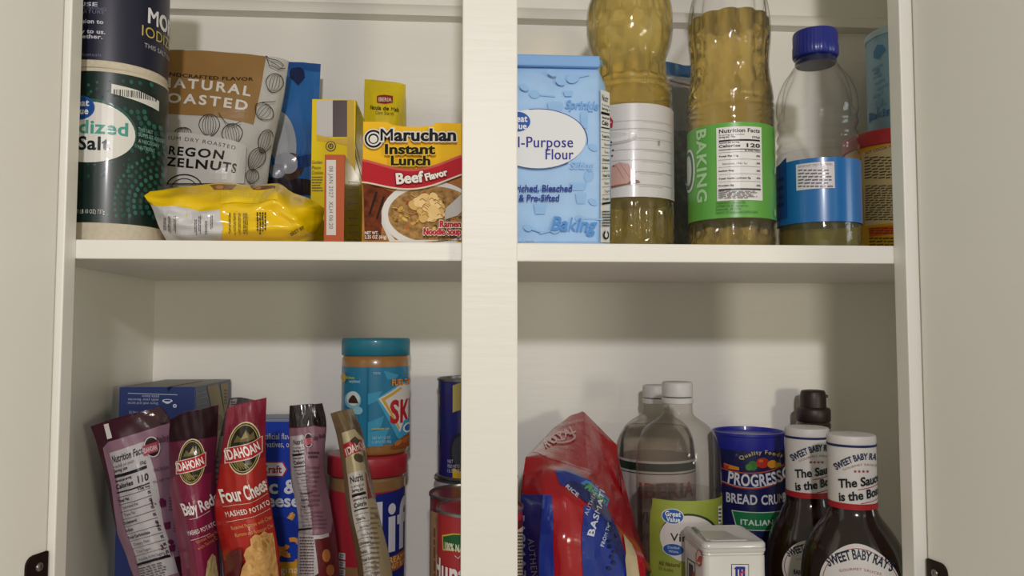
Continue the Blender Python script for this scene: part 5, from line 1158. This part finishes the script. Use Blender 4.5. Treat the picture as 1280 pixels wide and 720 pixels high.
sauce('front barbecue sauce bottle beside the right stile, its round white label showing', 1066, .742, 545, 31, 1.0,
      [(66, None), (68, 790), (69, 730), (67, 705), (60, 680), (48, 660), (36, 645), (31, 634), (30, 615), (30, 555)], (1075, 731, 50))
# ---- brown capped bottle at the back
S = Spot(1017.5, 560, .940, ZL); BRW = mat('#2a1a18', .45)
t = thing('syrup_bottle', S.c, 'dark bottle with a brown flip cap, at the back behind the sauce bottles', 'bottle')
P = S.prof([(36, None), (38, 760), (38, 640), (37, 600), (34, 570), (25, 550), (21, 538), (22, 534), (22, 529), (20, 526)]); P[0] = (P[0][0], ZL); P = smoothprof(P, 3); P[0] = (P[0][0], ZL)
lathe('bottle', S.c, P, mat('#2a1512', .1, coat=.6), t)
ribs('cap', S, S.prof([(20.5, 527), (22, 525), (22, 512), (20.5, 509.5), (16.8, 508.5), (16.8, 497), (16.5, 495), (15.6, 490), (14.5, 488), (8, 487)]), BRW, t, 44, .012, [(S.z(524), S.z(513))], seg=132)
box('flip_tab', S.c.x+15*S.k, S.c.x+18.5*S.k, .935, .945, S.z(497), S.z(493), BRW, t, .0008)
# ---- white spice tin in front
Yt = .712; A, B = at(879.5, 700, Yt), at(959, 700, Yt); D = .066; zt = at(920, 678, Yt).z
t = thing('spice_tin', Vector(((A.x+B.x)/2, Yt+D/2, ZL)), 'white spice tin with a red and blue logo, frontmost below the vinegar bottles', 'tin')
TW = mat('#cfcdc8', .3, coat=.3)
def rrect(x0, x1, y0, y1, R, n=5):
    o = []
    for cx_, cy_, a0 in ((x1-R, y1-R, 0), (x0+R, y1-R, 90), (x0+R, y0+R, 180), (x1-R, y0+R, 270)):
        o += [(cx_+R*math.cos(math.radians(a0+90*k/n)), cy_+R*math.sin(math.radians(a0+90*k/n))) for k in range(n+1)]
    return o
def stack(name, levels, m, parent, sharp=.7):
    V, F = [], []; n = None
    for z, ins, R in levels:
        L = rrect(A.x+ins, B.x-ins, Yt+ins, Yt+D-ins, R); n = len(L); V += [Vector((x, y, z)) for x, y in L]
    for i in range(len(levels)-1): F += [(i*n+k, i*n+(k+1) % n, (i+1)*n+(k+1) % n, (i+1)*n+k) for k in range(n)]
    F += [tuple(range(n))[::-1], tuple(range((len(levels)-1)*n, len(levels)*n))]
    return build(name, V, F, m, parent, smooth=True, sharp=sharp)
zl = zt-.0095
stack('body', [(ZL, .001, .006), (ZL+.002, 0.0004, .006), (zl-.004, .0004, .006), (zl-.003, .0012, .006), (zl-.0015, .0004, .006), (zl, .0008, .006)], TW, t)
stack('lid', [(zl, .0002, .006), (zl+.0008, -.0004, .0064), (zl+.003, -.0004, .0064), (zl+.0038, .0005, .006), (zl+.0046, -.0004, .0064), (zl+.0075, -.0002, .0064), (zl+.009, .001, .006), (zl+.0095, .0026, .005), (zl+.0088, .004, .004)], mat('#c4c2bf', .3, coat=.3), t)
zz = zl+.0088; cx_, w_ = (A.x+B.x)/2, B.x-A.x
build('shaker_flap', [Vector((x, y, z)) for z in (zz, zz+.0012) for x, y in [(A.x+.006, Yt+.012), (A.x+.010, Yt+.007), (B.x-.016, Yt+.007), (B.x-.020, Yt+.012), (B.x-.026, Yt+.040), (A.x+.008, Yt+.040)]],
      [(5, 4, 3, 2, 1, 0), (6, 7, 8, 9, 10, 11)]+[(i, (i+1) % 6, 6+(i+1) % 6, 6+i) for i in range(6)], mat('#bdbab8', .3, coat=.3), t, bevel=.0003)
box('pull_tab', A.x+.006, A.x+.0095, Yt+.036, Yt+.056, zz, zz+.0014, mat('#77777a', .4), t, .0004)
fr = Plane(Vector((A.x, Yt+.0004, ZL)), Vector((1, 0, 0)), Vector((0, 0, 1))); fr.guess = (.02, .08); a = Art(fr, .35, coat=.2)
a.rect(914, 705, 936, 740, '#2c3152'); a.rect(914.8, 705.8, 935.2, 740, '#d3d1d2')
for x in (919, 923.6, 928): a.poly([(x, 709.5), (x+2.6, 708.5), (x+3.2, 710), (x+3.2, 727), (x, 727)], '#222a86')
a.poly([(917.2, 710.5), (920, 708), (930, 708), (932, 710), (928, 711.5), (919, 711.5)], '#222a86')
a.line([(928.5+3.6*math.cos(q), 719+4.2*math.sin(q)) for q in [-.9-i*.44 for i in range(11)]], 2.2, '#b02430'); a.done('front_logo', t)
sl = Plane(Vector((A.x+.0004, Yt+D, ZL)), Vector((0, -1, 0)), Vector((0, 0, 1))); sl.guess = (.03, .08); a = Art(sl, .35, coat=.2)
a.poly([(859.5, 697), (869.5, 703.5), (869.5, 740), (859.5, 740)], '#2c3152'); a.poly([(860.3, 699), (868.8, 704.6), (868.8, 740), (860.3, 740)], '#cfcdca'); a.poly([(861.5, 703), (867, 707), (867, 735), (861.5, 735)], '#262c6e'); a.poly([(866, 713), (868.5, 715), (868.5, 722), (866, 722)], '#a8242c')
a.done('side_logo', t); a = Art(sl, .35)
for i in range(7): a.ell(874.5+2*math.cos(i*2.2), 688+i*2.9+random.uniform(-1, 1), 2.6, 1.2, '#b85a50', i*.9, n=10)
a.ell(874.5, 697, 4, 10, '#b85a50'); a.ell(874.5, 697, 3.0, 8.6, '#cfcdca'); a.text('1', 872, 701, 876.5, 703, 7, '#b85a50'); a.done('side_seal', t)
